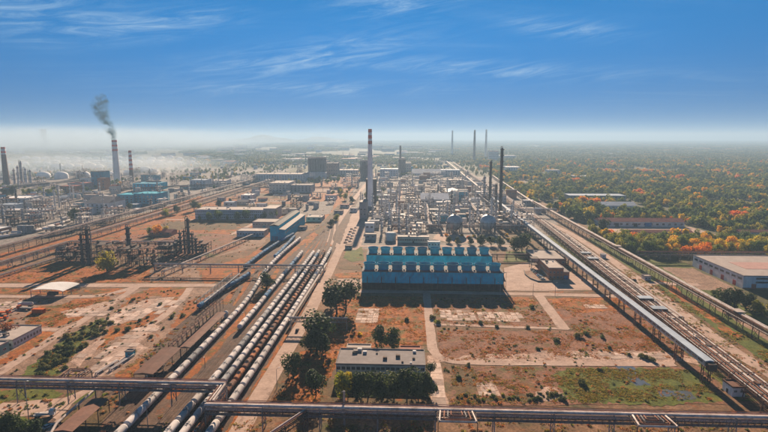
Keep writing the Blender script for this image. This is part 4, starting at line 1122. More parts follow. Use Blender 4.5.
building('plant_shed', 'pale blue-grey shed with a cream roof behind the white one', -198, -168, 652, 680, 8.6, 'wall_grey', 'roof_light', 'flat', (('S', 8, 2.2, 1.6, 5),), (('S', .5, 4, 4.5, 'clad_bluegrey'),))
t = building('long_office', 'long three-storey white office block with flat roofs left of the blue shed', -305, -205, 730, 764, 13, 'wall_white', 'roof_light', 'flat',
         (('S', 34, 1.9, 1.7, 1.6), ('S', 34, 1.9, 1.7, 5.6), ('S', 34, 1.9, 1.7, 9.6)), (), vents=10)
MB().box(50.2, 68, -18.5, 17, 0, 15.6).build('stair_block', 'wall_cream', t)
MB().box(50, 68.2, -18.7, 17.2, 15.6, 16.1).build('block_roof', 'roof_light', t)
# warehouse on the right
t = building('warehouse', 'wide flat-roofed warehouse with four red doors at the right edge', 262, 345, 404, 476, 10, 'wall_white', 'roof_light', 'flat', (),
         tuple(('W', f, 4, 4.2, 'door_red') for f in (.15, .37, .59, .82)) + (('S', .10, 3.6, 4, 'door_red'),), vents=0)
MB().box(-26, 41, -14, 10, 10.32, 10.46).build('pink_roof_sheet', 'roof_pink', t)
for z in (4.6, 7.6):
    MB().box(-32, 36, -36.09, -35.98, z, z + 1.3).build('window_band', 'window_glass', t)
for k in range(9):
    MB().box(-41.6, -41.48, -34 + k * 7.8, -29 + k * 7.8, 6.6, 8.2).build('window_band', 'window_glass', t)
MB().box(-41.62, 41.6, -36.06, -35.9, 0, 1.0).build('plinth', 'brick_orange', t)
# buildings in the wood
t = building('depot', 'long white depot with a red roof standing inside the wood', 256, 365, 690, 712, 6.5, 'wall_white', 'roof_red', 'gable_x', (('S', 14, 3, 2.4, 2.2),), (('S', .57, 9, 5.2, 'paint_blue'), ('S', .2, 5, 4.5, 'paint_dark'), ('S', .42, 5, 4.5, 'paint_dark')))
flat('depot_yard', [(250, 636), (375, 636), (372, 690), (252, 690)], 0.14, 'road', 1, 6)
building('depot', 'lower red-roofed shed in front of the long white depot', 262, 340, 622, 636, 4.6, 'wall_cream', 'roof_red', 'gable_x', (('S', 12, 2, 1.4, 1.6),))
building('depot', 'small red-roofed shed among trees behind the warehouse', 398, 452, 628, 642, 4.6, 'wall_white', 'roof_red', 'gable_x', (('S', 9, 2, 1.4, 1.6),))
building('wood_hall', 'white-roofed hall half hidden by yellow trees in the wood', 318, 372, 850, 880, 7, 'wall_white', 'roof_white', 'gable_x', (('S', 8, 3, 2, 3),))
building('wood_hall', 'long pale blue-grey hall deep in the wood', 305, 410, 985, 1020, 8, 'wall_grey', 'roof_bluegrey', 'flat', (('S', 14, 3.4, 2, 4),))
# brick building and sheds beside the cooling towers
t = building('brick_building', 'orange brick building with a flat roof beside the parked cars', 118, 130, 424, 452, 9.6, 'brick_orange', 'roof_light', 'flat', (('S', 4, 1.5, 1.5, 1.4), ('S', 4, 1.5, 1.5, 5.6), ('W', 9, 1.5, 1.5, 1.4), ('W', 9, 1.5, 1.5, 5.6)), vents=3)
MB().box(6.02, 11.5, -12, 10, 0, 6).build('annex', 'brick_orange', t)
MB().box(6.02, 11.7, -12.2, 10.2, 6, 6.35).build('annex_roof', 'roof_grey', t)
MB().box(7, 10.4, -12.12, -11.9, 0, 3.2).build('gate', 'paint_blue', t)
building('flat_shed', 'pale flat-roofed shed behind the orange brick building', 118, 146, 470, 508, 6.5, 'brick_brown', 'roof_light', 'flat', (('S', 5, 2.4, 1.6, 3),), (('W', .4, 4, 4, 'paint_dark'),))
t = thing('loading_tower', 'dark steel loading tower between the flat shed and the brick building', 'tower', (115, 462, 0))
b = MB()
for x in (-3, 3):
    for y in (-4, 4):
        b.bar((x, y, 0), (x, y, 10), .4)
for z in (4, 7, 10):
    b.box(-3.4, 3.4, -4.4, 4.4, z - .2, z)
b.bar((-3, -4, 0), (3, -4, 4), .2).bar((3, -4, 4), (-3, -4, 7), .2).bar((-3, 4, 0), (-3, -4, 4), .2).bar((-3, -4, 4), (-3, 4, 7), .2)
b.build('frame', 'steel_dark', t)
MB().box(-2.6, 2.6, -3.4, 3.4, 7, 9.7).build('cabin', 'wall_grey', t)
# low kerb wall round the earth plot
t = thing('retaining_wall', 'low curved dark retaining wall round the earth plot beside the cooling towers', 'wall')
pts = [(*P(*q), 0) for q in ((524, 271), (525, 275), (530, 279), (538, 282), (553, 282))]
b = MB()
for p, q in zip(pts, pts[1:]):
    b.bar((p[0], p[1], .6), (q[0], q[1], .6), .5, 1.2)
b.build('wall', 'concrete_dark', t)
# left-hand foreground
t = thing('canopy', 'wide white vaulted canopy roof on posts beside the left road', 'canopy', (-264, 368, 0))
pr = [(12.5 * math.cos(math.pi * k / 10), 5.0 + 1.6 * math.sin(math.pi * k / 10)) for k in range(11)] + [(-12.2 * math.cos(math.pi * k / 10), 4.85 + 1.55 * math.sin(math.pi * k / 10)) for k in range(1, 10)]
MB().prism(pr, -10, 10, 0, 'Y').build('roof', 'roof_white', t)
pm = MB().bar((0, 0, 0), (0, 0, 5.0), .35).mesh('post', 'steel_grey')
for y in (-9.5, 0, 9.5):
    for x in (-12.1, 12.1):
        link('post', pm, t, (x, y, 0))
    b = MB().bar((-12.1, y, 4.8), (12.1, y, 4.8), .25)
    b.build('tie_beam', 'steel_grey', t)
MB().box(-4, 3, -4, -1, 0, 2.2).build('pump_row', 'steel_dark', t)
building('yard_building', 'white low building with a row of windows at the lower left', -238, -219, 267, 290, 4.6, 'wall_white', 'roof_light', 'flat', (('E', 9, 1.4, 1.5, 1.6), ('S', 5, 1.6, 1.4, 1.6)), vents=2)
building('yard_building', 'small pale green building at the lower left edge', -236, -218.5, 250, 263.5, 5.4, 'wall_green', 'roof_light', 'flat', (('E', 2, 2.2, 1.2, 2), ('S', 4, 1.6, 1.3, 2)))
building('pump_house', 'small white hut with a brown roof under the broad pipe bundle', 148.6, 154.2, 228.5, 236, 4.3, 'wall_white', 'roof_brown', 'flat', (('S', 2, 1.3, .9, 2.2),), (('W', .5, 1.4, 2.2, 'paint_dark'),))
building('small_hut', 'little light blue cabin among pads on the left', *(lambda q: (q[0] - 2, q[0] + 2, q[1], q[1] + 3))(P(129, 357)), 2.7, 'clad_blue_light', 'roof_light', 'flat', (('S', 1, 1, .8, 1.2),))
building('small_hut', 'tiny white cabin near the bend of the service road', 191, 195, 505, 510, 3, 'wall_white', 'roof_white', 'flat', (('S', 1, 1.2, .9, 1.3),))
building('small_hut', 'white cabin with a flat roof beside the right-hand road', 196.5, 201.5, 425, 431, 3.2, 'wall_white', 'roof_light', 'flat', (('S', 2, 1, .9, 1.3),))
# rail loading canopies and gantry
def canopy(label, x0, x1, y0, y1, h, roof, fr='steel_dark'):
    t = thing('loading_canopy', label, 'canopy', ((x0 + x1) / 2, y0, 0))
    a, ln = (x1 - x0) / 2, y1 - y0
    MB().prism([(-a, h), (a, h), (a, h + .12), (0, h + .7), (-a, h + .12)], 0, ln, 0, 'Y').build('roof', roof, t)
    n = max(2, int(ln / 8))
    pm = MB().bar((-a + .25, 0, 0), (-a + .25, 0, h), .26).bar((a - .25, 0, 0), (a - .25, 0, h), .26).bar((-a, 0, h - .2), (a, 0, h - .2), .24).mesh('post_frame', fr)
    for i in range(n + 1):
        link('post_frame', pm, t, (0, .3 + (ln - .6) * i / n, 0))
    return t
canopy('rusty brown canopy roof in sunlight beside the curving white train', -120.3, -114.5, 258, 314, 6.2, 'roof_brown')
canopy('dark brown canopy roof next to the lower left pipe rack', -128.5, -118.8, 226, 257, 6.4, 'roof_brown')
canopy('narrow dark canopy beneath the foreground rack by the tracks', -134, -126.5, 178, 203, 6.0, 'roof_brown')
t = thing('loading_gantry', 'long rusty steel loading gantry with short vertical arms left of the canopies', 'gantry', (-127, 262, 0))
b = MB()
for z in (5.2, 7.0):
    for s in (-1.1, 1.1):
        b.bar((s, 0, z), (s, 78, z), .2)
b.box(-1.1, 1.1, 0, 78, 5.0, 5.1)
for i in range(14):
    y = i * 6
    for s in (-1.1, 1.1):
        b.bar((s, y, 0), (s, y, 7.0), .24)
    b.bar((-1.1, y, 7), (1.1, y, 7), .18)
b.build('frame', 'steel_rust', t)
am = MB().tube([(0, 0, 7.6), (0, 0, 8.1), (.9, 0, 8.1), (1.5, 0, 6.6)], .13, 6).mesh('loading_arm', 'pipe_grey')
for i in range(13):
    link('loading_arm', am, t, (1.0, 3 + i * 6, -0.6))
t = thing('loading_gantry', 'white-framed loading gantry over the blue wagons on the left', 'gantry', (-140, 336, 0))
b = MB()
for i in range(12):
    y = i * 6.6
    b.bar((-2.6, y, 0), (-2.6, y, 7), .25).bar((2.9, y, 0), (2.9, y, 7), .25).bar((-2.6, y, 7), (2.9, y, 7), .22)
for x in (-2.6, 2.9):
    b.bar((x, 0, 7), (x, 72.6, 7), .22).bar((x, 0, 5.2), (x, 72.6, 5.2), .16)
b.build('frame', 'steel_grey', t)
for x in (-3.2, 3.3):
    MB().tube([(x, -2, 6.2), (x, 74, 6.2)], .3, 8).build('pipe', 'pipe_white', t, True)
    MB().bar((x, 0, 5.8), (x * .8, 0, 5.8), .2).bar((x, 72.6, 5.8), (x * .8, 72.6, 5.8), .2).build('bracket', 'steel_grey', t)

# ================================================================== plant equipment
def chimney(label, px, pb, pt, d0, d1, body, bands=(), cap=None, Y=None):
    X, Yb = P(px, pb)
    h = TOP(X, Yb, pt)
    t = thing('chimney', label, 'chimney', (X, Yb, 0))
    def rad(z): return (d0 + (d1 - d0) * (z / h)) / 2
    prof = [(rad(h * k / 12), h * k / 12) for k in range(13)]
    prof += [(rad(h) * .78, h), (rad(h) * .78, h - 2.5)]
    MB().lathe(prof, (0, 0, 0), 24).build('shaft', body, t, True)
    for a, b, m in bands:                      # painted bands between photo rows a and b
        z0, z1 = TOP(X, Yb, b), min(TOP(X, Yb, a), h + .02)
        MB().lathe([(rad(z0) + .01, z0), (rad(z0) + .07, z0 + .02), (rad(z1) + .07, z1), (rad(z1) + .01, z1 + .02)], (0, 0, 0), 24).build('painted_band', m, t, True)
    for f in (.55, .8, .97):
        z = h * f
        MB().lathe([(rad(z) + .05, z - .12), (rad(z) + 1.0, z - .1), (rad(z) + 1.0, z), (rad(z) + .05, z + .02)], (0, 0, 0), 20).build('platform_ring', 'steel_grey', t)
    return t
def rows(a, n, hh):                            # alternating bands starting with red
    return [(a + i * hh, a + (i + 1) * hh, ('chimney_red', 'chimney_white')[i % 2]) for i in range(n)]
chimney('tall white chimney with three red bands behind the blue cooling towers', 370.3, 206, 129, 10.5, 6.0, 'chimney_white', ((129, 132.4, 'chimney_red'), (135.2, 138.6, 'chimney_red'), (141, 144, 'chimney_red')))
chimney('thick white chimney with red bands and dark smoke on the left', 117.4, 182, 140, 17, 12.5, 'chimney_white', ((140, 142, 'chimney_red'), (144.6, 146.6, 'chimney_red'), (149, 151, 'chimney_red')))
chimney('red and white striped slim chimney beside the thick smoking one', 132, 182, 150.5, 11, 7, 'brick_brown', rows(150.5, 9, 2.15))
chimney('brown brick chimney with a banded top at the left edge', 6.8, 184.5, 147, 15, 9, 'brick_brown', ((147, 149, 'chimney_red'), (149, 151, 'chimney_white'), (151, 153, 'chimney_red'), (153, 154.4, 'chimney_white')))
chimney('leftmost of the three faint chimneys on the horizon', 452, 156, 130.5, 16, 8, 'chimney_white')
chimney('middle of the three faint chimneys on the horizon', 474, 163, 130, 13, 8, 'concrete')
chimney('rightmost of the three faint chimneys on the horizon', 485.6, 159, 129.5, 15, 8, 'chimney_white')
chimney('thin grey stack among the silos behind the tall chimney', 400.3, 172, 145.5, 8, 6, 'concrete_dark')

COLP = {}
def column(label, X, Y, h, r, m='column_silver', plats=3, group=None, name='process_tower', knob=True, ring='steel_grey'):
    t = thing(name, label, 'process tower', (X, Y, 0), random.uniform(0, 6.28), group)
    rings = [h * (i + 1) / (plats + .4) for i in range(plats)]
    prof = [(r * 1.15, 0), (r, h * .06), (r, h * .62), (r * .82, h * .66), (r * .82, h * .97), (r * .5, h * .995), (r * .15, h)]
    MB().lathe(prof, (0, 0, 0), 14).build('shell', m, t, True)
    for z in rings:
        q = (r if z < h * .63 else r * .84)
        b = MB().lathe([(q * .9, z - .15), (q + 1.1, z - .12), (q + 1.1, z), (q * .9, z)], (0, 0, 0), 12)
        b.lathe([(q + 1.0, z), (q + 1.1, z), (q + 1.1, z + 1.1), (q + 1.0, z + 1.1)], (0, 0, 0), 12)
        b.build('platform', ring, t)
    MB().bar((r + .5, -.3, 0), (r + .5, -.3, h * .95), .14).bar((r + .5, .3, 0), (r + .5, .3, h * .95), .14).build('ladder', ring, t)
    if knob:
        MB().tube([(0, 0, h * .98), (0, 0, h + 1.6), (r * 1.3, 0, h + 1.6), (r * 1.5, 0, h + .6), (r * 1.5, 0, 1.0)], r * .16 + .1, 7).build('overhead_pipe', 'pipe_grey', t, True)
    return t
def vtank(label, X, Y, r, h, m='tank_white', dome=.12, group=None, name='storage_tank', stair=True):
    t = thing(name, label, 'tank', (X, Y, 0), random.uniform(0, 6.28), group)
    MB().lathe([(r, 0), (r, h), (r * 1.01, h), (r * 1.01, h + .2), (r * .98, h + .2)], (0, 0, 0), 28).build('shell', m, t, True)
    MB().lathe([(r * math.cos(a), h + .2 + r * 2 * dome * math.sin(a)) for a in [k * math.pi / 12 for k in range(6)]] + [(r * .05, h + .2 + r * 2 * dome)], (0, 0, 0), 28).build('roof', m, t, True)
    if stair:
        b = MB()
        n = 12
        for i in range(n):
            a0, a1 = i / n * 1.6, (i + 1) / n * 1.6
            b.bar((math.cos(a0) * (r + .5), math.sin(a0) * (r + .5), h * i / n), (math.cos(a1) * (r + .5), math.sin(a1) * (r + .5), h * (i + 1) / n), 1.0, .3)
        b.build('stair', 'steel_grey', t)
    return t
def drum(label, X, Y, ln, r, z, m='column_silver', rz=0.0, group=None):
    t = thing('process_drum', label, 'drum', (X, Y, 0), rz, group)
    h = ln / 2
    MB().lathe([(r * .3, -h - r * .4), (r * .8, -h - r * .2), (r, -h), (r, h), (r * .8, h + r * .2), (r * .3, h + r * .4)], (0, 0, z), 14, 0, 'X').build('shell', m, t, True)
    for s in (-.6, .6):
        MB().box(s * h - .3, s * h + .3, -r * .8, r * .8, 0, z - r * .6).build('saddle', 'concrete', t)
    return t
def frame(label, X, Y, wx, wy, h, floors, m='steel_grey', group=None, seed=0, dense=True, name='process_unit', rz=0.0):
    """open steel process structure: posts, floors, bracing, drums and risers inside"""
    r_ = random.Random(seed)
    t = thing(name, label, 'process unit', (X, Y, 0), rz, group)
    nx, ny = max(1, round(wx / 6)), max(1, round(wy / 6))
    b = MB()
    for i in range(nx + 1):
        for j in range(ny + 1):
            hh = h * r_.choice((1, 1, 1, .8))
            b.bar((-wx / 2 + wx * i / nx, -wy / 2 + wy * j / ny, 0), (-wx / 2 + wx * i / nx, -wy / 2 + wy * j / ny, hh), .4)
    for k in range(1, floors + 1):
        z = h * k / floors - .3
        for j in range(ny + 1):
            y = -wy / 2 + wy * j / ny
            b.bar((-wx / 2, y, z), (wx / 2, y, z), .3)
        for i in range(nx + 1):
            x = -wx / 2 + wx * i / nx
            b.bar((x, -wy / 2, z), (x, wy / 2, z), .3)
    for i in range(nx):
        x0, x1 = -wx / 2 + wx * i / nx, -wx / 2 + wx * (i + 1) / nx
        for k in range(floors):
            if r_.random() < .6:
                b.bar((x0, -wy / 2, h * k / floors), (x1, -wy / 2, h * (k + 1) / floors - .3), .18)
    b.build('frame', m, t)
    for k in range(1, floors + 1):
        z = h * k / floors
        x0 = -wx / 2 if r_.random() < .7 else -wx * .1
        x1 = wx / 2 if r_.random() < .7 else wx * .15
        MB().box(x0, x1, -wy / 2, wy / 2, z - .12, z).build('floor', r_.choice(('steel_rust', 'steel_dark')) if m == 'steel_dark' else r_.choice(('steel_rust', 'steel_grey', 'steel_light', 'roof_light')), t)
    if dense:
        for k in range(floors + 1):
            z = h * k / floors
            for i in range(max(1, nx)):
                if r_.random() < .75:
                    x = -wx / 2 + wx * (i + .5) / nx
                    q = r_.uniform(.7, 1.35)
                    mm = r_.choice(('steel_dark', 'column_dark', 'pipe_rust', 'steel_dark')) if m == 'steel_dark' else r_.choice(('column_silver', 'pipe_white', 'pipe_rust', 'pipe_grey', 'column_silver'))
                    if r_.random() < .5:
                        MB().lathe([(q * .3, -wy * .36), (q, -wy * .3), (q, wy * .3), (q * .3, wy * .36)], (x, 0, z + q + .35), 10, 0, 'Y').build('drum', mm, t, True)
                    else:
                        MB().lathe([(q, 0), (q, 2.6), (q * .3, 3.1)], (x, r_.uniform(-.3, .3) * wy, z + .02), 10).build('vessel', mm, t, True)
        for i in range(nx * 2):
            x = -wx / 2 + wx * (i + r_.uniform(.2, .8)) / (nx * 2)
            MB().tube([(x, -wy / 2 - .5, .3), (x, -wy / 2 - .5, h * r_.uniform(.5, 1.05))], r_.uniform(.14, .3), 6).build('riser_pipe', r_.choice(('pipe_grey', 'pipe_rust', 'steel_dark')) if m == 'steel_dark' else r_.choice(('pipe_silver', 'pipe_rust', 'pipe_white')), t, True)
    return t
def sphere_tank(label, px):
    X, Y = P(px, 233)
    t = thing('gas_sphere', label, 'tank', (X, Y, 0), 0, 'spherical gas tanks')
    r = 9.9
    cz = TOP(X, Y, 213.6) - r - 1
    MB().lathe([(max(.05, r * math.sin(math.pi * k / 18)), -r * math.cos(math.pi * k / 18)) for k in range(19)], (0, 0, cz), 36).build('shell', 'sphere_silver', t, True)
    for k in range(12):
        a = 2 * math.pi * (k + .5) / 12
        MB().tube([(math.cos(a) * r * .95, math.sin(a) * r * .95, 0), (math.cos(a) * r * .95, math.sin(a) * r * .95, cz + r * .15)], .55, 8).build('leg', 'concrete', t, True)
    b = MB().lathe([(1.6, cz + r - .1), (1.6, cz + r + .9), (1.4, cz + r + .9)], (0, 0, 0), 10)
    b.build('top_platform', 'steel_rust', t)
    b = MB().lathe([(r + .02, -.15), (r + 1.0, -.1), (r + 1.0, 0), (r + .02, .1)], (0, 0, cz), 28)
    b.build('gallery_ring', 'steel_rust', t)
    st = MB()
    for i in range(10):
        a0, a1 = -1.9 + i * .12, -1.9 + (i + 1) * .12
        st.bar((math.cos(a0) * (r + 1), math.sin(a0) * (r + 1), cz * i / 10), (math.cos(a1) * (r + 1), math.sin(a1) * (r + 1), cz * (i + 1) / 10), .9, .25)
    st.build('stair', 'steel_dark', t)
sphere_tank('left of the two silver gas spheres on concrete legs', 454.3)
sphere_tank('right of the two silver gas spheres on concrete legs', 487.6)

def pcol(label, px, pb, pt, wpx, m, plats=5, group=None, ring='steel_dark'):
    X, Y = P(px, pb)
    return column(label, X, Y, TOP(X, Y, pt), wpx / FPX * Y / 2, m, plats, group, ring=ring)
pcol('tallest dark slim column right of the gas spheres', 500, 220, 147.5, 3.0, 'column_dark', 12)
pcol('dark slim column between the gas spheres and the tallest one', 489.6, 207, 161, 2.6, 'column_dark', 9)
pcol('shorter grey column behind the right gas sphere', 484.2, 202, 176, 2.2, 'column_silver', 5)
pcol('dark column pair member beside the tallest dark column', 495.2, 212, 184, 2.2, 'column_dark', 5)
for i, (px, pt, wd) in enumerate(((177, 239.6, 2), (181, 232, 2.6), (185, 230, 2.2), (189.3, 218, 3.4), (192.8, 233, 2.2), (196.5, 238, 2))):
    pcol('%s dark column, %s from the left in the cluster near the long white office' % (('thin', 'stout', 'slim', 'tallest', 'plain', 'short')[i], ORD[i]), px, 253.5, pt, wd, 'column_dark', 5, 'dark column cluster')
pcol('left of the paired black columns beside the olive tree', 83.2, 264, 233, 3.2, 'column_dark', 6)
pcol('right and taller of the paired black columns beside the olive tree', 89.3, 264, 228, 4.2, 'column_dark', 7)
pcol('broad black column at the end of the burnt-looking process frame', 130.2, 262, 226.5, 4.2, 'column_dark', 6)
for i, (a, b, pb, pt) in enumerate(((56, 82, 262, 247), (92, 120, 258, 245), (121, 140, 267, 249), (139, 155, 266, 248), (160, 176, 256, 246), (196, 206, 254, 244))):
    X0, Y0 = P(a, pb); X1, _ = P(b, pb)
    frame(('dark process frame left of the paired black columns', 'dark process frame hidden behind the olive tree', 'dark tangled process frame right of the olive tree',
           'second dark tangled frame ending near the broad black column', 'low dark frame left of the dark column cluster', 'small dark frame right of the dark column cluster')[i],
          (X0 + X1) / 2, Y0 + 8, X1 - X0, 15, TOP(X0, Y0, pt), 3, 'steel_dark', None, i)
# spherical refinery blocks seen one by one -------------------------------------------------
building('control_building', 'long cream building with a row of windows behind the cooling towers', *(P(397.5, 243)[0], P(429, 243)[0], P(410, 243)[1], P(410, 243)[1] + 12), 6.5, 'wall_cream', 'roof_light', 'flat', (('S', 14, 2, 1.8, 2.6),), (('S', .5, 2, 2.6, 'paint_dark'),), vents=3)
building('white_cabin', 'small bright white block just behind the back cooling towers', *(P(428, 247)[0], P(440, 247)[0], P(434, 247)[1], P(434, 247)[1] + 8), 5, 'wall_white', 'roof_white', 'flat', (('S', 4, 1.4, 1.2, 2),))
building('process_hall', 'white raised-roof hall in the middle of the refinery', *(P(421, 207)[0], P(449, 207)[0], P(430, 207)[1], P(430, 207)[1] + 50), 13, 'wall_white', 'roof_white', 'gable_x', (('S', 8, 4, 2, 8),))
building('boiler_house', 'tall grey block at the foot of the banded chimney', *(P(359.5, 219)[0], P(366.5, 219)[0], P(360, 219)[1], P(360, 219)[1] + 30), 24, 'wall_grey', 'roof_light', 'flat', (('S', 2, 2.4, 2, 6), ('S', 2, 2.4, 2, 13)))
building('boiler_house', 'dark tower block directly behind the banded chimney', *(P(365.8, 203)[0], P(376, 203)[0], 925, 950), 42, 'steel_dark', 'roof_dark', 'flat')
for i, (a, b, pb, pt, n) in enumerate(((308, 326.5, 178.5, 159, 7), (360, 370, 178, 162, 5), (398.5, 405.5, 174, 160, 3))):
    X0, Y0 = P(a, pb); X1, _ = P(b, pb); h = TOP(X0, Y0, pt)
    t = thing('silo_block', ('block of seven tall grey silos with a pale top on the skyline', 'block of five grey silos just left of the banded chimney top', 'block of three grey silos right of the banded chimney')[i], 'silos', ((X0 + X1) / 2, Y0, 0))
    r = (X1 - X0) / n / 2
    sm = MB().lathe([(r, 0), (r, h), (r * .4, h + r * .3)], (0, 0, 0), 16).mesh('silo', 'concrete_dark', True)
    for k in range(n):
        link('silo', sm, t, (-(X1 - X0) / 2 + r * (2 * k + 1), r, 0))
    MB().box(-(X1 - X0) / 2, (X1 - X0) / 2, 0.4 * r, 1.8 * r, h + r * .15, h + r * .15 + 5).build('head_house', 'roof_light', t)
    if i == 0:
        MB().box(-(X1 - X0) / 2 - 2, (X1 - X0) / 2 + 2, -26, -1, 0, 18).build('packing_hall', 'wall_white', t)
        MB().box(-(X1 - X0) / 2 - 2.3, (X1 - X0) / 2 + 2.3, -26.3, -1, 18, 18.6).build('hall_roof', 'roof_white', t)

# flat-roofed blocks read off the photograph: (columns, base row, top row, depth, wall, roof, form, label)
SPEC = (
 (253, 306, 181.5, 174, 60, 'wall_white', 'roof_light', 'flat', 'long white hall left of the seven grey silos'),
 (269, 289, 193, 183, 70, 'wall_cream', 'roof_light', 'flat', 'cream hall with a light roof left of the silos'),
 (290, 312, 192.5, 185, 40, 'wall_grey', 'roof_grey', 'flat', 'grey shed in front of the white hall and silos'),
 (241, 252, 200, 195, 30, 'wall_white', 'roof_white', 'flat', 'small white block left of the thin crossing pipe bridge'),
 (326, 338, 177, 163, 40, 'concrete', 'roof_grey', 'flat', 'grey tower block right of the seven silos'),
 (338, 358, 176, 170, 50, 'wall_white', 'roof_light', 'flat', 'pale hall between the two silo blocks'),
 (224, 234, 207.5, 202, 16, 'wall_white', 'roof_bluegrey', 'flat', 'white house left of the crossing rack'),
 (306, 322, 221.5, 217, 26, 'wall_cream', 'roof_light', 'flat', 'cream shed right of the blue shed'),
 (290, 306, 230, 226.5, 10, 'wall_cream', 'roof_brown', 'flat', 'low brown-roofed shed beyond the blue shed'),
 (281, 297, 214, 209, 22, 'wall_grey', 'roof_grey', 'flat', 'grey shed behind the blue wagon shed'),
 (133, 158, 190.5, 183.5, 50, 'clad_blue', 'clad_bluegrey', 'flat', 'blue hall right of the striped chimney'),
 (141, 154, 181, 174.8, 40, 'clad_bluegrey', 'roof_dark', 'flat', 'dark blue block behind the blue hall'),
 (118, 134, 204.5, 194.5, 34, 'clad_bluegrey', 'clad_blue_light', 'flat', 'blue block with a raised centre by the left racks'),
 (134.5, 158.5, 204, 193.5, 40, 'clad_bluegrey', 'clad_blue_light', 'flat', 'wide blue block right of the raised one'),
 (86, 109.5, 212, 200, 50, 'wall_white', 'roof_light', 'gable_x', 'big white hall left of the blue blocks'),
 (0, 27, 203, 198, 40, 'wall_white', 'roof_white', 'flat', 'long white-roofed hall at the left edge'),
 (-2, 17, 210.5, 204.5, 24, 'wall_white', 'roof_bluegrey', 'flat', 'white hall with dark windows at the left edge'),
 (4, 43, 214.5, 210.5, 26, 'wall_grey', 'roof_white', 'flat', 'low building with a broad white roof on the left'),
 (92, 104, 188, 171.5, 30, 'clad_bluegrey', 'roof_dark', 'flat', 'dark tower block in front of the white tanks'),
 (98, 106, 190, 178, 20, 'brick_orange', 'roof_brown', 'flat', 'tan tower beside the dark block before the tanks'),
 (60, 76, 193, 186, 30, 'brick_orange', 'roof_red', 'flat', 'red-brown hall below the row of white tanks'),
 (68, 88, 189, 183, 30, 'wall_cream', 'roof_red', 'flat', 'red-roofed hall behind the red-brown one'),
 (206, 226, 186, 180.5, 40, 'wall_white', 'roof_light', 'flat', 'white hall left of the far end of the long racks'),
 (190, 206, 188, 180, 40, 'wall_white', 'roof_bluegrey', 'flat', 'white block beside the long grey steaming hall'),
 (412, 441, 177, 171, 70, 'wall_white', 'roof_white', 'gable_x', 'white far hall behind the crowded refinery'),
 (440, 460, 176, 170, 50, 'wall_white', 'roof_bluegrey', 'flat', 'pale blue-roofed hall left of the gallery end'),
 (380, 398, 177, 169, 60, 'wall_white', 'roof_bluegrey', 'flat', 'blue-white hall left of the three silos'),
 (447, 462, 197, 190, 50, 'wall_white', 'roof_white', 'gable_y', 'white gabled hall left of the dark columns'),
 (449, 464, 187, 180, 40, 'wall_cream', 'roof_light', 'flat', 'cream hall behind the white gabled one'),
 (506, 520, 173, 167, 60, 'wall_white', 'roof_white', 'flat', 'white hall at the left rim of the wood'),
 (489, 498.5, 161, 151, 40, 'wall_white', 'door_red', 'flat', 'white and red block below the far right chimney'),
 (499, 516, 160, 155.5, 60, 'wall_white', 'roof_white', 'flat', 'far white hall right of the white and red block'),
 (548, 560, 176, 170, 40, 'wall_white', 'roof_light', 'flat', 'white block in the wood near the pale track'),
 (574, 590, 180, 176, 40, 'wall_white', 'roof_white', 'flat', 'low white hall in the wood right of the white block'),
 (398, 411, 173.5, 163, 50, 'wall_grey', 'roof_grey', 'flat', 'grey process block beneath the thin grey stack'),
 (365, 374, 232, 223, 10, 'wall_white', 'roof_white', 'flat', 'white equipment block left of the plant street'),
 (365, 376, 240, 234, 10, 'wall_grey', 'roof_light', 'flat', 'grey equipment block behind the cooling tower corner'),
 (345, 352, 249, 245.5, 8, 'wall_cream', 'roof_brown', 'flat', 'brown hut at the corner of the paved plant yard'),
 (350, 357, 212, 208, 12, 'wall_white', 'roof_light', 'flat', 'white hut on the plant yard beside parked cars'),
 (334, 343, 214, 210.5, 10, 'wall_cream', 'roof_brown', 'flat', 'brown-roofed hut along the railway north of the trains'),
 (340, 349, 208, 204.5, 10, 'wall_cream', 'roof_red', 'flat', 'red-roofed hut along the railway north of the trains'),
 (150, 172, 236, 231, 16, 'brick_orange', 'roof_red', 'gable_x', 'low brick shed with a red roof by the orange tree'),
 (158, 176, 247, 242, 14, 'brick_brown', 'roof_brown', 'flat', 'brown shed left of the dark column cluster'),
 (56, 83, 252, 246.5, 8, 'wall_grey', 'roof_light', 'flat', 'pale shed behind the dark frames on the left'),
)
for a, b, pb, pt, dp, wl, rf, fm, lab in SPEC:
    X0, Y0 = P(a, pb); X1, _ = P(b, pb)
    h = max(2.5, TOP(X0, Y0, pt) - (0.75 if fm == 'flat' else dp * .1))
    n = max(2, int((X1 - X0) / 7))
    wins = [('S', n, min(3, (X1 - X0) / n * .55), min(2.2, h * .3), h * f) for f in ((.5,) if h < 14 else (.2, .45, .7))]
    building('plant_building', lab, X0, X1, Y0, Y0 + dp, h, wl, rf, fm, wins, vents=4 if fm == 'flat' and dp > 20 else 0)
# long steaming hall, set along the racks
X0, Y0 = P(160, 189); X1, Y1 = P(190, 180)
t = building('steaming_hall', 'long grey hall with a row of roof vents beside the blue hall', X0, X1, Y0, Y0 + 26, 13, 'wall_grey', 'roof_brown', 'flat', (('S', 12, 3, 2, 7),), rz=0.0)
for k in range(9):
    x = -(X1 - X0) / 2 + (X1 - X0) * (k + .5) / 9
    MB().lathe([(2.2, 13.3), (2.2, 17), (2.6, 18)], (x, -5, 0), 12).build('roof_stack', 'roof_light', t)

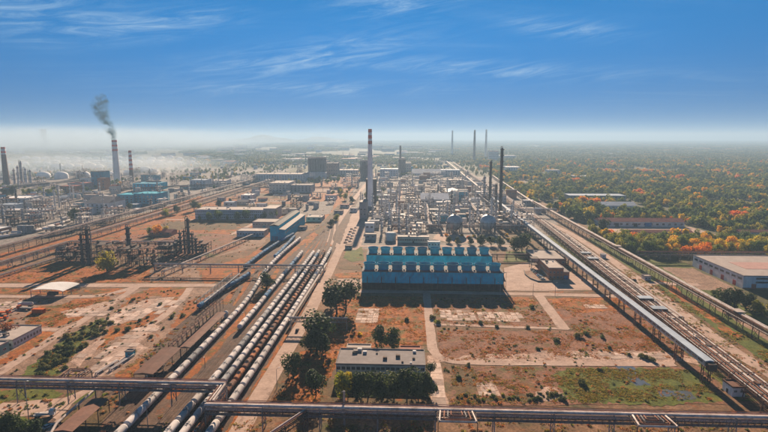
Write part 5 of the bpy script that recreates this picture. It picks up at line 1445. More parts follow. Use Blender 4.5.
# tank farm on the left
rt = random.Random(11)
spots = [(39.5, 179, 13), (57.5, 179, 13), (79.5, 178.5, 13), (54, 169.5, 11), (66, 169, 10), (76, 169, 9), (87, 169.5, 12), (97, 169.5, 9), (110, 170, 11), (143, 172, 10), (152, 173, 8), (108, 176, 8), (126, 175, 9)]
near_t = {0: 'near white domed tank, left of three in the front row', 1: 'near white domed tank, middle of three in the front row', 2: 'near white domed tank, right of three in the front row'}
for i, (px, pb, wpx) in enumerate(spots):
    X, Y = P(px, pb)
    r = wpx / FPX * Y / 2
    vtank(near_t.get(i, 'white domed tank behind the front row of the left tank farm'), X, Y + r, r, r * .5, 'dome_white', .30, 'white domed tanks of the tank farm')
for i in range(34):
    px = 26 + (i % 17) * 10.3 + rt.uniform(-2, 2)
    pb = 160.5 + (i // 17) * 4.2 + rt.uniform(-1, 1)
    X, Y = P(px, pb)
    r = rt.uniform(6.0, 8.5) / FPX * Y / 2
    vtank('faint white tank in the hazy back rows of the tank farm', X, Y, r, r * .6, 'dome_white', .25, 'faint tanks in the haze', stair=False)
for i, px in enumerate((15, 19, 22.5, 26.5, 31)):
    X, Y = P(px, 183.5)
    column('pale slim column, %s from the left, beside the brown brick chimney' % ORD[i], X, Y, TOP(X, Y, (169, 166, 161, 168, 170)[i]), 3.0, 'column_silver', 3, 'slim columns by the brick chimney')
for i, px in enumerate((21, 26, 31.5)):
    X, Y = P(px, 233)
    vtank('small grey upright tank, %s from the left, near the long dark rack' % ORD[i], X, Y, 3.6, 9, 'tank_grey', .1, 'three small grey tanks', stair=False)
for lab, a, b in (('long white tank train half hidden behind the dark left rack', P(35, 233), P(70, 222)), ('white tank cars standing at the left edge behind the rack', P(-4, 240), P(22, 235.5))):
    t = thing('parked_train', lab, 'train', (a[0], a[1], 0), math.atan2(b[1] - a[1], b[0] - a[0]))
    ln = math.dist(a, b); n = max(2, int(ln / 14)); st = ln / n
    me = MB().lathe([(.6, -st * .46), (1.5, -st * .42), (1.6, -st * .38), (1.6, st * .38), (1.5, st * .42), (.6, st * .46)], (0, 0, 2.9), 12, 0, 'X').mesh('barrel', 'tank_white', True)
    um = MB().box(-st * .45, st * .45, -1.2, 1.2, .3, 1.5).mesh('underframe', 'underframe')
    for i in range(n):
        link('barrel', me, t, (st * (i + .5), 0, 0)); link('underframe', um, t, (st * (i + .5), 0, 0))
# crossing bridges of the far plant
rack('pipe_bridge', 'long thin pipe bridge crossing in front of the seven grey silos', P(236, 191), P(358, 191.5), 9, 3, [(-1, 9, .5, 'pipe_grey'), (.2, 9, .5, 'pipe_rust'), (1.2, 9, .4, 'pipe_grey')], 40, None, True, 'steel_dark', cat='pipe bridge', brace=False)
rack('pipe_bridge', 'pipe rack crossing the left plant below the blue hall', P(110, 193), P(245, 186), 8, 4, [(-1, 8, .6, 'pipe_grey'), (.5, 8, .6, 'pipe_grey')], 40, None, True, 'steel_dark', cat='pipe bridge', brace=False)
rack('pipe_bridge', 'dark elevated rack passing below the white tanks on the left', P(12, 191), P(85, 184), 10, 5, [(-1, 10, .9, 'pipe_grey'), (1, 10, .9, 'pipe_silver')], 40, None, True, 'steel_dark', cat='pipe bridge', brace=False)
for i, (x, y0, y1) in enumerate(((-22, 590, 860), (30, 650, 1050), (104, 660, 1000), (138, 660, 1100))):
    rack('pipe_rack', ('refinery pipe rack along the plant street', 'refinery pipe rack left of the white raised-roof hall', 'refinery pipe rack behind the gas spheres', 'refinery pipe rack beside the dark columns')[i],
         (x, y0), (x + 4, y1), 8, 5, [(-1.8 + k * .9, 8, .3, ('pipe_silver', 'pipe_white', 'pipe_rust')[k % 3]) for k in range(5)] + [(0, 5.6, .4, 'pipe_rust')], 18, None, True, 'steel_grey', low=5.6, brace=False)
for i, (y, x0, x1) in enumerate(((648, -30, 150), (742, -20, 140), (840, -50, 145), (1010, -80, 150), (1160, -90, 160), (1330, -100, 190))):
    rack('pipe_rack', '%s cross rack of the refinery counted from the gas spheres' % ORD[i], (x0, y), (x1, y), 7.5, 4, [(-1.4 + k * .9, 7.5, .3, ('pipe_silver', 'pipe_rust', 'pipe_white')[k % 3]) for k in range(4)] + [(0, 5.2, .4, 'pipe_rust')], 20, None, True, 'steel_grey', low=5.2, brace=False)

# crowded process equipment, row by row
rq = random.Random(21)
taken = []
def free(X, Y, r):
    for a, b, c in taken:
        if abs(a - X) < c + r and abs(b - Y) < c + r:
            return False
    taken.append((X, Y, r))
    return True
for o in list(COL.objects):
    if o.parent is None and o.name.split('.')[0] in ('plant_building', 'process_hall', 'boiler_house', 'silo_block', 'chimney', 'gas_sphere', 'control_building', 'process_tower', 'storage_tank'):
        taken.append((o.location.x, o.location.y, 14 if 'building' in o.name or 'hall' in o.name else 9))
for X in (-98, -95):
    for y in range(560, 1500, 14):
        taken.append((X, y, 9))
def fill(n, region, zone, heights, dark=.25, seed=0, wood=False):
    r_ = random.Random(seed)
    done = 0
    for _ in range(n * 6):
        if done >= n:
            break
        x0, x1, y0, y1 = region
        Y = y0 + (y1 - y0) * r_.random() ** 1.1
        X = r_.uniform(x0, x1)
        kind = r_.choice(('frame', 'frame', 'frame', 'column', 'tank', 'drum', 'box', 'box', 'box'))
        rad_ = {'frame': 10, 'column': 4, 'tank': 7, 'drum': 6, 'box': 11}[kind]
        if not free(X, Y, rad_):
            continue
        done += 1
        sc = heights
        g = 'equipment of the ' + zone
        if kind == 'frame':
            wx, wy, fl = r_.uniform(11, 24), r_.uniform(8, 13), r_.choice((1, 2, 2, 3, 4))
            dk = r_.random() < dark
            frame('%s process unit in the %s' % (('low', 'two-deck', 'three-deck', 'tall')[fl - 1] + (' dark' if dk else ' grey'), zone), X, Y, wx, wy, fl * r_.uniform(4.2, 5.6) * sc, fl, 'steel_dark' if dk else r_.choice(('steel_grey', 'steel_light', 'steel_light', 'steel_rust')), g, r_.random(), True)
        elif kind == 'column':
            h = r_.choice((11, 13, 16, 18, 22, 30)) * sc
            m = 'column_dark' if r_.random() < dark else r_.choice(('column_silver', 'pipe_white', 'column_silver'))
            column('%s %s process column in the %s' % ('tall' if h > 20 * sc else 'short', {'column_dark': 'dark', 'column_silver': 'silver', 'pipe_white': 'white'}[m], zone), X, Y, h, r_.uniform(.9, 1.9), m, 4, g)
        elif kind == 'tank':
            r2 = r_.uniform(3, 6.5)
            m = r_.choice(('tank_white', 'tank_grey', 'column_silver'))
            vtank('%s upright tank in the %s' % ({'tank_white': 'white', 'tank_grey': 'grey', 'column_silver': 'silver'}[m], zone), X, Y, r2, r_.uniform(5, 11), m, .1, g, 'upright_tank', False)
        elif kind == 'drum':
            drum('silver drum on saddles in the %s' % zone, X, Y, r_.uniform(7, 13), r_.uniform(1.2, 2.2), r_.uniform(3, 7), 'column_silver', r_.choice((0, math.pi / 2)), g)
        else:
            wx, wy, h = r_.uniform(9, 22), r_.uniform(8, 20), r_.uniform(4, 9) * (1 if r_.random() < .8 else 1.8)
            wl = r_.choice(('wall_white', 'wall_white', 'wall_white', 'wall_cream', 'wall_grey', 'brick_orange', 'clad_bluegrey'))
            rf = r_.choice(('roof_light', 'roof_white', 'roof_white', 'roof_grey', 'roof_light', 'roof_red', 'roof_bluegrey'))
            building('plant_shed', '%s %s-roofed shed in the %s' % ({'brick_orange': 'brick', 'clad_bluegrey': 'blue'}.get(wl, wl.replace('wall_', '')), {'roof_bluegrey': 'blue'}.get(rf, rf.replace('roof_', '')), zone), X - wx / 2, X + wx / 2, Y - wy / 2, Y + wy / 2, h, wl, rf, r_.choice(('flat', 'flat', 'gable_x')), (('S', max(2, int(wx / 4)), 1.8, 1.5, h * .5),), cat='shed', group=g)
fill(62, (-54, 20, 575, 840), 'crowded plant beside the banded chimney', 1.0, .15, 1)
fill(66, (20, 150, 650, 870), 'crowded plant behind the gas spheres', 1.0, .15, 2)
fill(84, (-88, 165, 860, 1150), 'middle of the refinery', .95, .12, 3)
fill(90, (-115, 190, 1160, 1650), 'hazy back of the refinery', 1.0, .1, 4)
fill(84, (-700, -412, 590, 900), 'plant left of the long dark rack', 1.0, .15, 5)
fill(90, (-950, -415, 900, 1250), 'left plant below the blue halls', 1.0, .12, 6)
fill(84, (-1200, -430, 1250, 1700), 'left plant around the tall chimneys', 1.1, .1, 7)
fill(40, (-345, -125, 830, 1250), 'yards left of the far railway', .8, .1, 8)
fill(80, (-420, -120, 1250, 2200), 'hazy plant around the silos', 1.1, .1, 9)
fill(60, (-1300, -430, 1700, 2600), 'hazy far edge of the left plant', 1.2, .1, 10)
fill(40, (-115, 330, 1650, 2600), 'hazy far edge of the refinery', 1.1, .1, 13)
fill(60, (-700, -130, 1900, 3000), 'pale works behind the silos', 1.5, .05, 14)
fill(50, (-1700, -700, 1900, 3000), 'pale works behind the tank farm', 1.5, .05, 15)
fill(16, (150, 215, 800, 1250), 'corridor beside the wood', .6, .1, 12)
rc = random.Random(33)
for zone, (x0, x1, y0, y1), n in (('crowded plant beside the banded chimney', (-52, 15, 590, 840), 18), ('crowded plant behind the gas spheres', (15, 150, 655, 870), 18), ('middle of the refinery', (-85, 160, 870, 1150), 20), ('plant left of the long dark rack', (-640, -415, 620, 1000), 14)):
    k = 0
    for _ in range(n * 12):
        X, Y = rc.uniform(x0, x1), rc.uniform(y0, y1)
        if k < n and free(X, Y, 2.6):
            k += 1
            h = rc.uniform(13, 36)
            column('slim %s pale column in the %s' % ('tall' if h > 24 else 'short', zone), X, Y, h, rc.uniform(.7, 1.4), rc.choice(('column_silver', 'pipe_white', 'steel_light')), 4, 'equipment of the ' + zone, ring='steel_light')
# distant town in the haze on the left
t = thing('tower_block', 'faint tall tower block in the mist at the far left', 'tower', (*P(43.5, 150.5), 0))
MB().box(-14, 14, 0, 40, 0, TOP(*P(43.5, 150.5), 129)).build('tower', 'concrete', t)
MB().box(-50, -14, 0, 40, 0, 60).build('podium', 'concrete', t)
for i in range(128):
    px, pb = rq.uniform(-5, 440), 147.5 + 17 * rq.random() ** 1.3
    X, Y = P(px, pb)
    wl, rf = rq.choice(('wall_white', 'wall_cream', 'roof_light')), rq.choice(('roof_white', 'roof_light', 'roof_red'))
    building('far_hall', 'faint %s-roofed hall %s' % (rf.replace('roof_', ''), 'near the hazy skyline' if pb < 153 else 'between the tank farm and the far woods'), X, X + rq.uniform(.009, .028) * Y, Y, Y + 60, rq.uniform(.003, .0055) * Y + 3, wl, rf, 'flat', group='faint far halls')
for i in range(12):
    px, pb = rq.uniform(380, 700), rq.uniform(148, 160)
    X, Y = P(px, pb)
    building('far_hall', 'faint low hall in the far woods on the right', X, X + rq.uniform(30, 80), Y, Y + 40, rq.uniform(6, 12), 'wall_white', rq.choice(('roof_white', 'roof_light')), 'flat', group='faint halls in the far woods')

# ================================================================== vegetation
def crown_mesh(name, seed, h, rx, base, n, leaf, m, lobes=7, tall=1.0, zr=(.18, .78)):
    """leaf-sized faces spread through several uneven lobes"""
    r_ = random.Random(seed)
    v, f = [], []
    lb = []
    for i in range(lobes):
        a = r_.uniform(0, 6.28)
        d = rx * r_.uniform(.15, .62) if i else 0
        z = base + (h - base) * (r_.uniform(*zr) if i else sum(zr) / 2)
        lb.append((d * math.cos(a), d * math.sin(a), z, rx * r_.uniform(.36, .62), (h - base) * r_.uniform(.18, .30) * tall))
    for k in range(n):
        cx, cy, cz, rr_, rz_ = lb[r_.randrange(lobes)]
        while True:
            x, y, z = r_.uniform(-1, 1), r_.uniform(-1, 1), r_.uniform(-1, 1)
            q = x * x + y * y + z * z
            if .12 < q < 1:
                break
        q = math.sqrt(q)
        g = (.55 + .45 * q) / q                # push towards the lobe's surface
        p = Vector((cx + x * g * rr_, cy + y * g * rr_, max(base * .7, cz + z * g * rz_)))
        nrm = Vector((x + r_.uniform(-.7, .7), y + r_.uniform(-.7, .7), z + r_.uniform(-.4, .9))).normalized()
        s = leaf * r_.uniform(.55, 1.25)
        a = nrm.orthogonal().normalized()
        a = (a * math.cos(k) + nrm.cross(a) * math.sin(k))
        b = nrm.cross(a)
        i = len(v)
        v += [tuple(p + a * s), tuple(p + b * s * .8), tuple(p - a * s * .9), tuple(p - b * s)]
        f.append((i, i + 1, i + 2, i + 3))
    me = bpy.data.meshes.new(name)
    me.from_pydata(v, [], f)
    me.materials.append(MATS[m])
    return me
def trunk_mesh(name, seed, h, r, base):
    r_ = random.Random(seed)
    b = MB().tube([(0, 0, -.1), (r * .3, 0, base * .6), (r * .5, r * .4, h * .55), (0, r, h * .8)], [r, r * .8, r * .5, r * .15], 7)
    for k in range(5):
        a = k * 1.26 + r_.uniform(-.3, .3)
        z = base * .8 + (h - base) * .08 * k
        b.tube([(0, 0, z), (math.cos(a) * h * .13, math.sin(a) * h * .13, z + h * .12), (math.cos(a) * h * .24, math.sin(a) * h * .24, z + h * .25)], [r * .4, r * .25, r * .08], 5)
    return b.mesh(name, 'bark', True)
TREES = []
for i, (h, rx, base, n, leaf, lobes, tall) in enumerate(((10, 4.6, 1.0, 1150, .40, 9, 1.0), (10, 3.6, 1.2, 1050, .38, 8, 1.25), (10, 5.2, 1.1, 1250, .42, 11, .95), (10, 2.3, 1.0, 1000, .36, 7, 1.4), (10, 4.2, .9, 1500, .42, 10, 1.15))):
    TREES.append((trunk_mesh('trunk', i, h, .28, base), crown_mesh('crown', 50 + i, h, rx, base, n, leaf, 'leaf_green', lobes, tall)))
NTREE = {}
def tree(X, Y, h, shape, m, label, group=None, name='tree', sx=1.0):
    t = thing(name, label, 'tree', (X, Y, 0), (X * 1.7 + Y) % 6.28, group)
    t.scale = (h / 10 * sx, h / 10 * sx, h / 10)
    tm, cm_ = TREES[shape]
    link('trunk', tm, t)
    c = link('crown', cm_, t)
    c.material_slots[0].link = 'OBJECT'
    c.material_slots[0].material = MATS[m]
    return t
G, O_, Yw, Or, Ru = 'leaf_green', 'leaf_olive', 'leaf_yellow', 'leaf_orange', 'leaf_rust'
# trees read off the photograph: (column, base row, top row, shape, leaf, widening, label)
for px, pb, pt, sh, m, sx, lab in (
 (293, 379, 353.5, 0, G, 1.0, 'round dark tree on the verge right of the main road'),
 (316, 396, 370, 0, G, 1.0, 'dark tree left of the office trees above the foreground rack'),
 (337, 314, 281, 1, G, 1.3, 'tall dark tree beside the road left of the orange field'),
 (346, 310, 278, 1, G, 1.1, 'dense dark tree touching the tall one by the orange field'),
 (331, 308, 288, 3, G, 1.2, 'narrow dark poplar at the left of the tall tree group'),
 (318, 346, 309, 1, G, 1.25, 'tall dark tree below the short pale pipe bridge'),
 (311, 352, 330, 4, G, 1.1, 'bushy dark tree left of the short pipe bridge'),
 (322, 358, 334, 0, G, .9, 'dark tree just left of the office roof'),
 (343, 397, 371, 4, O_, .9, 'olive tree at the left end of the office front'),
 (348, 398, 373, 0, Yw, .8, 'yellow-leaved tree before the left end of the office'),
 (356, 399, 373, 4, G, .95, 'second dark tree in front of the office'),
 (368, 399, 370, 0, G, 1.0, 'dark tree in front of the middle-left office windows'),
 (382, 399, 374, 4, G, 1.0, 'low dark tree before the office entrance'),
 (394, 398, 368, 2, G, .95, 'broad dark tree right of the office entrance'),
 (407, 398, 366.5, 0, G, 1.0, 'tallest dark tree in front of the office'),
 (418, 398, 370, 2, G, .95, 'dark tree before the right end of the office'),
 (428, 396, 372, 4, G, .85, 'dark tree at the right corner of the office'),
 (430, 376, 361, 1, G, .95, 'small dark tree at the office east wall beside the field road'),
 (381, 349.5, 326, 0, G, 1.0, 'left of two dark trees behind the office roof'),
 (393, 349.5, 328, 4, G, .95, 'right of two dark trees behind the office roof'),
 (267, 289, 272, 4, G, 1.1, 'dark tree between the trains under the thin pipe bridge'),
 (107, 272.5, 249, 2, O_, 1.0, 'big olive tree in front of the dark process frames'),
 (74, 223, 208, 0, G, 1.0, 'round dark tree behind the long dark left rack'),
 (9, 337, 321, 2, Ru, 1.0, 'dark red tree beside the white low building'),
 (157.5, 236, 224.5, 0, Or, .95, 'bright orange tree near the red-roofed brick shed'),
 (150, 235, 227, 4, O_, 1.0, 'olive tree left of the bright orange one'),
 (166, 234.5, 226, 4, O_, 1.0, 'olive tree right of the bright orange one'),
 (129.6, 210, 203, 0, G, 1.0, 'round tree beside the long rack before the blue blocks'),
 (165, 217, 208, 2, O_, 1.0, 'olive tree under the second long rack, left one'),
 (177, 214, 205, 0, G, 1.0, 'round green tree under the second long rack, right one'),
 (194, 211, 199, 1, G, 1.1, 'tall dark tree at the left end of the long white office'),
 (199, 210, 203, 4, O_, 1.0, 'olive bushy tree behind the left end of the white office'),
 (219, 207, 200, 4, G, 1.1, 'green tree behind the long white office'),
 (230.5, 205.5, 197, 3, G, 1.3, 'dark conifer-like tree by the small white house'),
 (12, 196, 185, 4, G, 1.1, 'dark tree in front of the brown brick chimney'),
 (6, 197, 188, 4, G, 1.2, 'bushy tree at the left edge below the brick chimney'),
 (522, 252, 233, 0, G, 1.15, 'big dark tree right of the gas spheres'),
 (515, 251, 236, 4, G, 1.0, 'dark tree left of the big one by the spheres'),
 (602, 233, 218.5, 0, G, 1.15, 'large dark round tree left of the red-roofed depot'),
 (594, 235, 224, 4, G, 1.1, 'dark tree left of the large round one at the depot'),
 (471, 244.5, 236, 4, G, 1.1, 'dark bushy tree before the gap between the spheres'),
 (482, 245, 235, 4, G, 1.2, 'dark bushy tree below the right gas sphere'),
 (491, 245.5, 236, 0, G, 1.2, 'dark tree right below the right gas sphere'),
 (500, 246, 237, 4, G, 1.2, 'dark tree right of the two below the sphere'),
 (449, 243, 236.5, 4, G, 1.2, 'low dark tree before the left gas sphere'),
 (458, 243.5, 237, 4, G, 1.2, 'low dark tree right below the left gas sphere'),
 (723, 308, 287, 2, G, 1.1, 'dark broad tree in front of the warehouse, left one'),
 (734, 310, 289, 0, G, 1.0, 'dark tree in front of the warehouse, middle one'),
 (745, 309, 292, 4, G, 1.1, 'dark bushy tree in front of the warehouse, right one'),
 (757, 314, 300, 4, O_, 1.0, 'olive tree near the right edge below the warehouse'),
 (6, 440, 411, 4, G, 1.0, 'dark tree at the bottom left corner'),
 (24, 440, 416, 2, G, 1.0, 'broad dark tree beside the lamp post at the bottom left'),
 (36, 436, 420, 4, G, 1.0, 'small dark tree left of the white car'),
 (352, 203, 196, 4, G, 1.2, 'green tree beside the road north of the trains'),
 (345, 200.5, 193, 0, O_, 1.1, 'olive tree along the far railway'),
 (331, 226, 219, 4, G, 1.4, 'dark bushy tree between railway and road'),
 (336, 221, 214, 4, O_, 1.3, 'olive bush-like tree between railway and road'),
):
    X, Y = P(px, pb)
    tree(X, Y, TOP(X, Y, pt), sh, 'leaf_dark' if m == G else m, lab, 'single trees of the site', 'tree', sx)
for i in range(9):
    px = 200 + i * 9.2
    X, Y = P(px, 220.5 - .15 * i)
    tree(X, Y, 9 + 3 * ((i * 7) % 3), (3, 4, 0)[i % 3], G, '%s small dark tree from the left before the long white office' % ORD[i], 'trees before the long white office')
rv = random.Random(5)
for i in range(14):
    px, pb = 24 + i * 3.2, 195 + rv.uniform(-4, 2)
    X, Y = P(px, pb)
    tree(X, Y, rv.uniform(9, 14), rv.choice((0, 2, 4)), rv.choice((O_, G, O_)), 'olive-green tree in the belt below the white tanks, %s from the left' % ORD[i], 'tree belt below the tanks')
# bushes one could count
BUSH = [crown_mesh('bush_leaves', 90 + i, 2.0, 1.5, .0, 340, .24, 'bush_green', 6, 1.5, (.06, .42)) for i in range(4)]
def bush(X, Y, s, label, m='bush_green', group='bushes of the rough fields'):
    o = link('bush', BUSH[int(X * 3 + Y) % 4], None, (X, Y, 0.0), X % 6.28)
    o.scale = (s, s, s * rv.uniform(.8, 1.1))
    o.material_slots[0].link = 'OBJECT'
    o.material_slots[0].material = MATS[m]
    return tag(o, label, 'bush', group)
k = 0
for i in range(62):                            # the overgrown strip at the lower left
    f = rv.random()
    px, pb = 42 + 62 * f + rv.gauss(0, 5), 373 - 52 * f + rv.gauss(0, 5)
    X, Y = P(px, pb)
    bush(X, Y, rv.uniform(.8, 1.9), 'green bush, %s from the left in the overgrown strip above the left rack' % ordw(i))
for i, (px, pb, s) in enumerate(((112, 309, 1.2), (133, 300, 1.3), (160, 305, 1.3), (147, 318, 1.2), (152, 323, 1.0), (172, 318, 1.5), (184, 316, 1.7), (104, 323, 1.3), (118, 331, 1.4), (128, 330, 1.6), (152, 337, 1.0), (134, 352, 1.2), (163, 329, 1.0), (120, 311, 1.1), (140, 321, 1.3))):
    bush(*P(px, pb), s, '%s lone green bush on the old concrete pads left of the tracks' % ORD[i])
for i, (px, pb, s, m) in enumerate(((532, 308, 1.7, 'bush_green'), (578, 337, 1.9, 'bush_green'), (586, 334.5, 1.5, 'bush_green'), (557, 341, 1.7, 'bush_green'), (603, 338, 1.4, 'bush_green'), (538, 350, 1.1, 'bush_green'), (609, 349, 1.2, 'bush_green'),
                                  (406, 321, 1.6, 'bush_green'), (433, 319, 1.6, 'bush_green'), (438, 324, 1.8, 'leaf_olive'), (481, 323.5, 1.5, 'bush_green'), (497, 327, 1.2, 'bush_green'), (527, 328, 1.2, 'bush_green'), (359, 298, 1.4, 'bush_green'), (360, 335, 1.3, 'leaf_yellow'),
                                  (583, 384, 2.0, 'bush_green'), (640, 357, 1.6, 'bush_green'), (646, 359, 1.8, 'bush_green'), (652, 361, 1.7, 'bush_green'), (629, 356, 1.1, 'bush_green'), (458, 379, 1.5, 'bush_green'), (468, 366, 1.1, 'bush_green'), (600, 371, 1.1, 'bush_green'), (413, 300, 1.7, 'bush_green'))):
    bush(*P(px, pb), s, '%s of the lone dark bushes dotting the dry fields right of the road' % ordw(i), m)
for i in range(26):
    px, pb = 528 + i * 1.5 + rv.gauss(0, 1), 396 + rv.gauss(0, 2.5)
    bush(*P(px, pb), rv.uniform(.5, 1.2), '%s green bush from the left in the thicket before the foreground rack' % ordw(i), 'bush_green')
for i in range(22):
    px, pb = 455 + i * 3 + rv.gauss(0, 2), 398 + rv.gauss(0, 2.5)
    bush(*P(px, pb), rv.uniform(.4, 1.0), '%s small shrub from the left between old pads and the foreground rack' % ordw(i), rv.choice(('bush_green', 'leaf_olive')))
for i in range(16):
    X, Y = rv.uniform(224, 262), rv.uniform(335, 392)
    bush(X, Y, rv.uniform(1.0, 2.2), '%s bush from the left on the verge below the warehouse' % ordw(i), rv.choice(('bush_green', 'leaf_green', 'leaf_olive')))
for i, (px, pb) in enumerate(((456, 242), (468, 238), (474, 237), (500, 238), (508, 240), (446, 236), (462, 236), (478, 240), (512, 244), (506, 236))):
    bush(*P(px, pb), 2.0, 'yellow-orange shrub near the gas spheres, %s listed from the left' % ORD[i] if False else '%s yellow-orange shrub around the feet of the gas spheres' % ORD[i], rv.choice(('leaf_yellow', 'leaf_orange')))

# the wood on the right: the nearest trees one by one, the rest as one mass
EXC = [(222, 355, 300, 506), (246, 380, 606, 722), (392, 458, 600, 646), (312, 378, 815, 884), (298, 416, 955, 1024), (222, 425, 492, 508)]
def excl(X, Y):
    return any(a - 3 < X < b + 3 and c - 4 < Y < d + 4 for a, b, c, d in EXC)
rw = random.Random(77)
def edge(Y):
    return 222 + max(0, Y - 880) * .05
pts = []
y = 512.0
while y < 2600:
    s = 8.2 + (y - 500) * .0040
    x = edge(y) + 2
    xm = W(775, y) + 25
    while x < xm:
        X, Y = x + rw.uniform(-.45, .45) * s, y + rw.uniform(-.45, .45) * s
        gap = noise.noise(Vector((X * .011, Y * .008, 4.0))) + .5 * noise.noise(Vector((X * .03, Y * .03, 1.0)))
        if not excl(X, Y) and gap < .30 and not (1790 < Y < 1960 and 640 < X < 1000):
            pts.append((X, Y, (rw.uniform(6, 12) if rw.random() < .6 else rw.uniform(11, 17)) * (1 + .12 * noise.noise(Vector((X * .02, Y * .02, 0))))))
        x += s
    y += s * .95
pts.sort(key=lambda p: p[1])
def leafpick(X, Y):
    c = noise.noise(Vector((X * .016, Y * .016, 8.0))) + rw.uniform(-.28, .28) + (.20 if Y < 600 else .0)
    return Or if c > .62 else (Yw if c > .38 else (O_ if c > .0 else G))
NI = 210
for i, (X, Y, h) in enumerate(pts[:NI]):
    m = leafpick(X, Y)
    w_ = {Or: 'orange', Yw: 'yellow', O_: 'olive', G: 'green'}[m]
    tree(X, Y, h, rw.choice((0, 1, 2, 4, 4)), m, '%s tree in the front rows of the wood behind the right-hand racks' % w_, 'trees in the front of the wood')
# stuff: one object with instanced trees
LIB = bpy.data.collections.new('tree_library')
def scatter(name, label, cat, data, protos):
    """data: x, y, z, scale, turn, which"""
    me = bpy.data.meshes.new(name)
    me.from_pydata([d[:3] for d in data], [], [])
    for an, idx, ty in (('sc', 3, 'FLOAT'), ('rz', 4, 'FLOAT'), ('pick', 5, 'INT')):
        at = me.attributes.new(an, ty, 'POINT')
        at.data.foreach_set('value', [d[idx] for d in data])
    o = link(name, me)
    tag(o, label, cat, None, 'stuff')
    lib = bpy.data.collections.new(name + '_library')
    for i, pm in enumerate(protos):
        lib.objects.link(bpy.data.objects.new('%s_%02d' % (name, i), pm))
    ng = bpy.data.node_groups.new(name, 'GeometryNodeTree')
    ng.interface.new_socket('Geometry', in_out='INPUT', socket_type='NodeSocketGeometry')
    ng.interface.new_socket('Geometry', in_out='OUTPUT', socket_type='NodeSocketGeometry')
    nn, ll = ng.nodes, ng.links
    gi, go = nn.new('NodeGroupInput'), nn.new('NodeGroupOutput')
    m2p = nn.new('GeometryNodeMeshToPoints')
    ip = nn.new('GeometryNodeInstanceOnPoints')
    ci = nn.new('GeometryNodeCollectionInfo')
    ci.inputs['Collection'].default_value = lib
    ci.inputs['Separate Children'].default_value = True
    ci.inputs['Reset Children'].default_value = True
    def attr(n, ty):
        a = nn.new('GeometryNodeInputNamedAttribute')
        a.data_type = ty
        a.inputs['Name'].default_value = n
        return a.outputs['Attribute']
    cx = nn.new('ShaderNodeCombineXYZ')
    ll.new(attr('rz', 'FLOAT'), cx.inputs[2])
    ll.new(gi.outputs[0], m2p.inputs[0])
    ll.new(m2p.outputs[0], ip.inputs['Points'])
    ll.new(ci.outputs[0], ip.inputs['Instance'])
    ip.inputs['Pick Instance'].default_value = True
    ll.new(attr('pick', 'INT'), ip.inputs['Instance Index'])
    ll.new(cx.outputs[0], ip.inputs['Rotation'])
    ll.new(attr('sc', 'FLOAT'), ip.inputs['Scale'])
    ll.new(ip.outputs[0], go.inputs[0])
    md = o.modifiers.new('scatter', 'NODES')
    md.node_group = ng
    return o
PICK = {G: 0, O_: 3, Yw: 6, Or: 8}
MIDP = [crown_mesh('midtree', 200 + i, 10, (4.4, 4.0, 5.0)[i % 3], .8, 420, .8, m, 8, 1.1) for i, m in enumerate((G, G, G, O_, O_, O_, Yw, Yw, Or, Or))]
data = []
for X, Y, h in pts[NI:]:
    m = leafpick(X, Y)
    data.append((X, Y, 0, h / 10, rw.uniform(0, 6.28), PICK[m] + rw.randrange(3 if m in (G, O_) else 2)))
# loose trees among the plant and along the far roads
for i in range(9000):
    Y = 900 + 1900 * rw.random() ** .8
    X = rw.uniform(W(-10, Y), edge(Y) + 20)
    g1 = noise.noise(Vector((X * .006, Y * .006, 14.0))) + max(-.1, (Y - 1500) * .0008) * (1.6 if X > -160 else .8)
    if g1 > .12 and not (-430 < X < -340) and not (-125 < X < -88) and not (145 < X < 215):
        m = rw.choice((G, G, O_, O_, Yw) if rw.random() < .3 else (G, O_))
        if free(X, Y, 4):
            data.append((X, Y, 0, rw.uniform(.6, 1.25), rw.uniform(0, 6.28), PICK[m] + rw.randrange(2)))
scatter('wood_trees', 'mixed autumn wood stretching away behind the right-hand racks', 'wood', data, MIDP)
# far country: clumps of wood out to the horizon
def clump_mesh(seed, rad_, n):
    r_ = random.Random(seed)
    v, f = [], []
    for k in range(n):
        a, d = r_.uniform(0, 6.28), rad_ * math.sqrt(r_.random())
        cx, cy, hh, rr_ = math.cos(a) * d, math.sin(a) * d, r_.uniform(6, 13), r_.uniform(4, 8)
        for q in range(16):
            p = Vector((r_.gauss(0, 1), r_.gauss(0, 1), r_.gauss(0, 1))).normalized()
            c = Vector((cx + p.x * rr_, cy + p.y * rr_, hh * .55 + p.z * hh * .45))
            nrm = (p + Vector((r_.uniform(-.4, .4), r_.uniform(-.4, .4), r_.uniform(-.2, .5)))).normalized()
            s = r_.uniform(1.3, 2.6)
            e = nrm.orthogonal().normalized() * s
            g_ = nrm.cross(e)
            i = len(v)
            v += [tuple(c + e), tuple(c + g_), tuple(c - e), tuple(c - g_)]
            f.append((i, i + 1, i + 2, i + 3))
    me = bpy.data.meshes.new('clump')
    me.from_pydata(v, [], f)
    me.materials.append(MATS['leaf_far'])
    return me
CL = [clump_mesh(300 + i, 26, 30) for i in range(4)]
data = []
y = 2000.0
while y < 16000:
    s = 30 + (y - 2000) * .011
    x = W(-40, y)
    xm = W(808, y)
    while x < xm:
        X, Y = x + rw.uniform(-.5, .5) * s, y + rw.uniform(-.5, .5) * s
        gap = noise.noise(Vector((X * .0016, Y * .0009, 2.0))) * 1.0 + noise.noise(Vector((X * .006, Y * .003, 5.0))) * .6
        lim = .40 if X > 260 else (.15 if Y > 5000 else -.02)
        inplant = Y < 2300 and X < edge(Y)
        if gap < lim and not inplant and not (Y < 2590 and X > edge(Y)):
            data.append((X, Y, 0, rw.uniform(.75, 1.3) * (1 + (y - 2000) * .00004), rw.uniform(0, 6.28), rw.randrange(4)))
        x += s
    y += s * .9
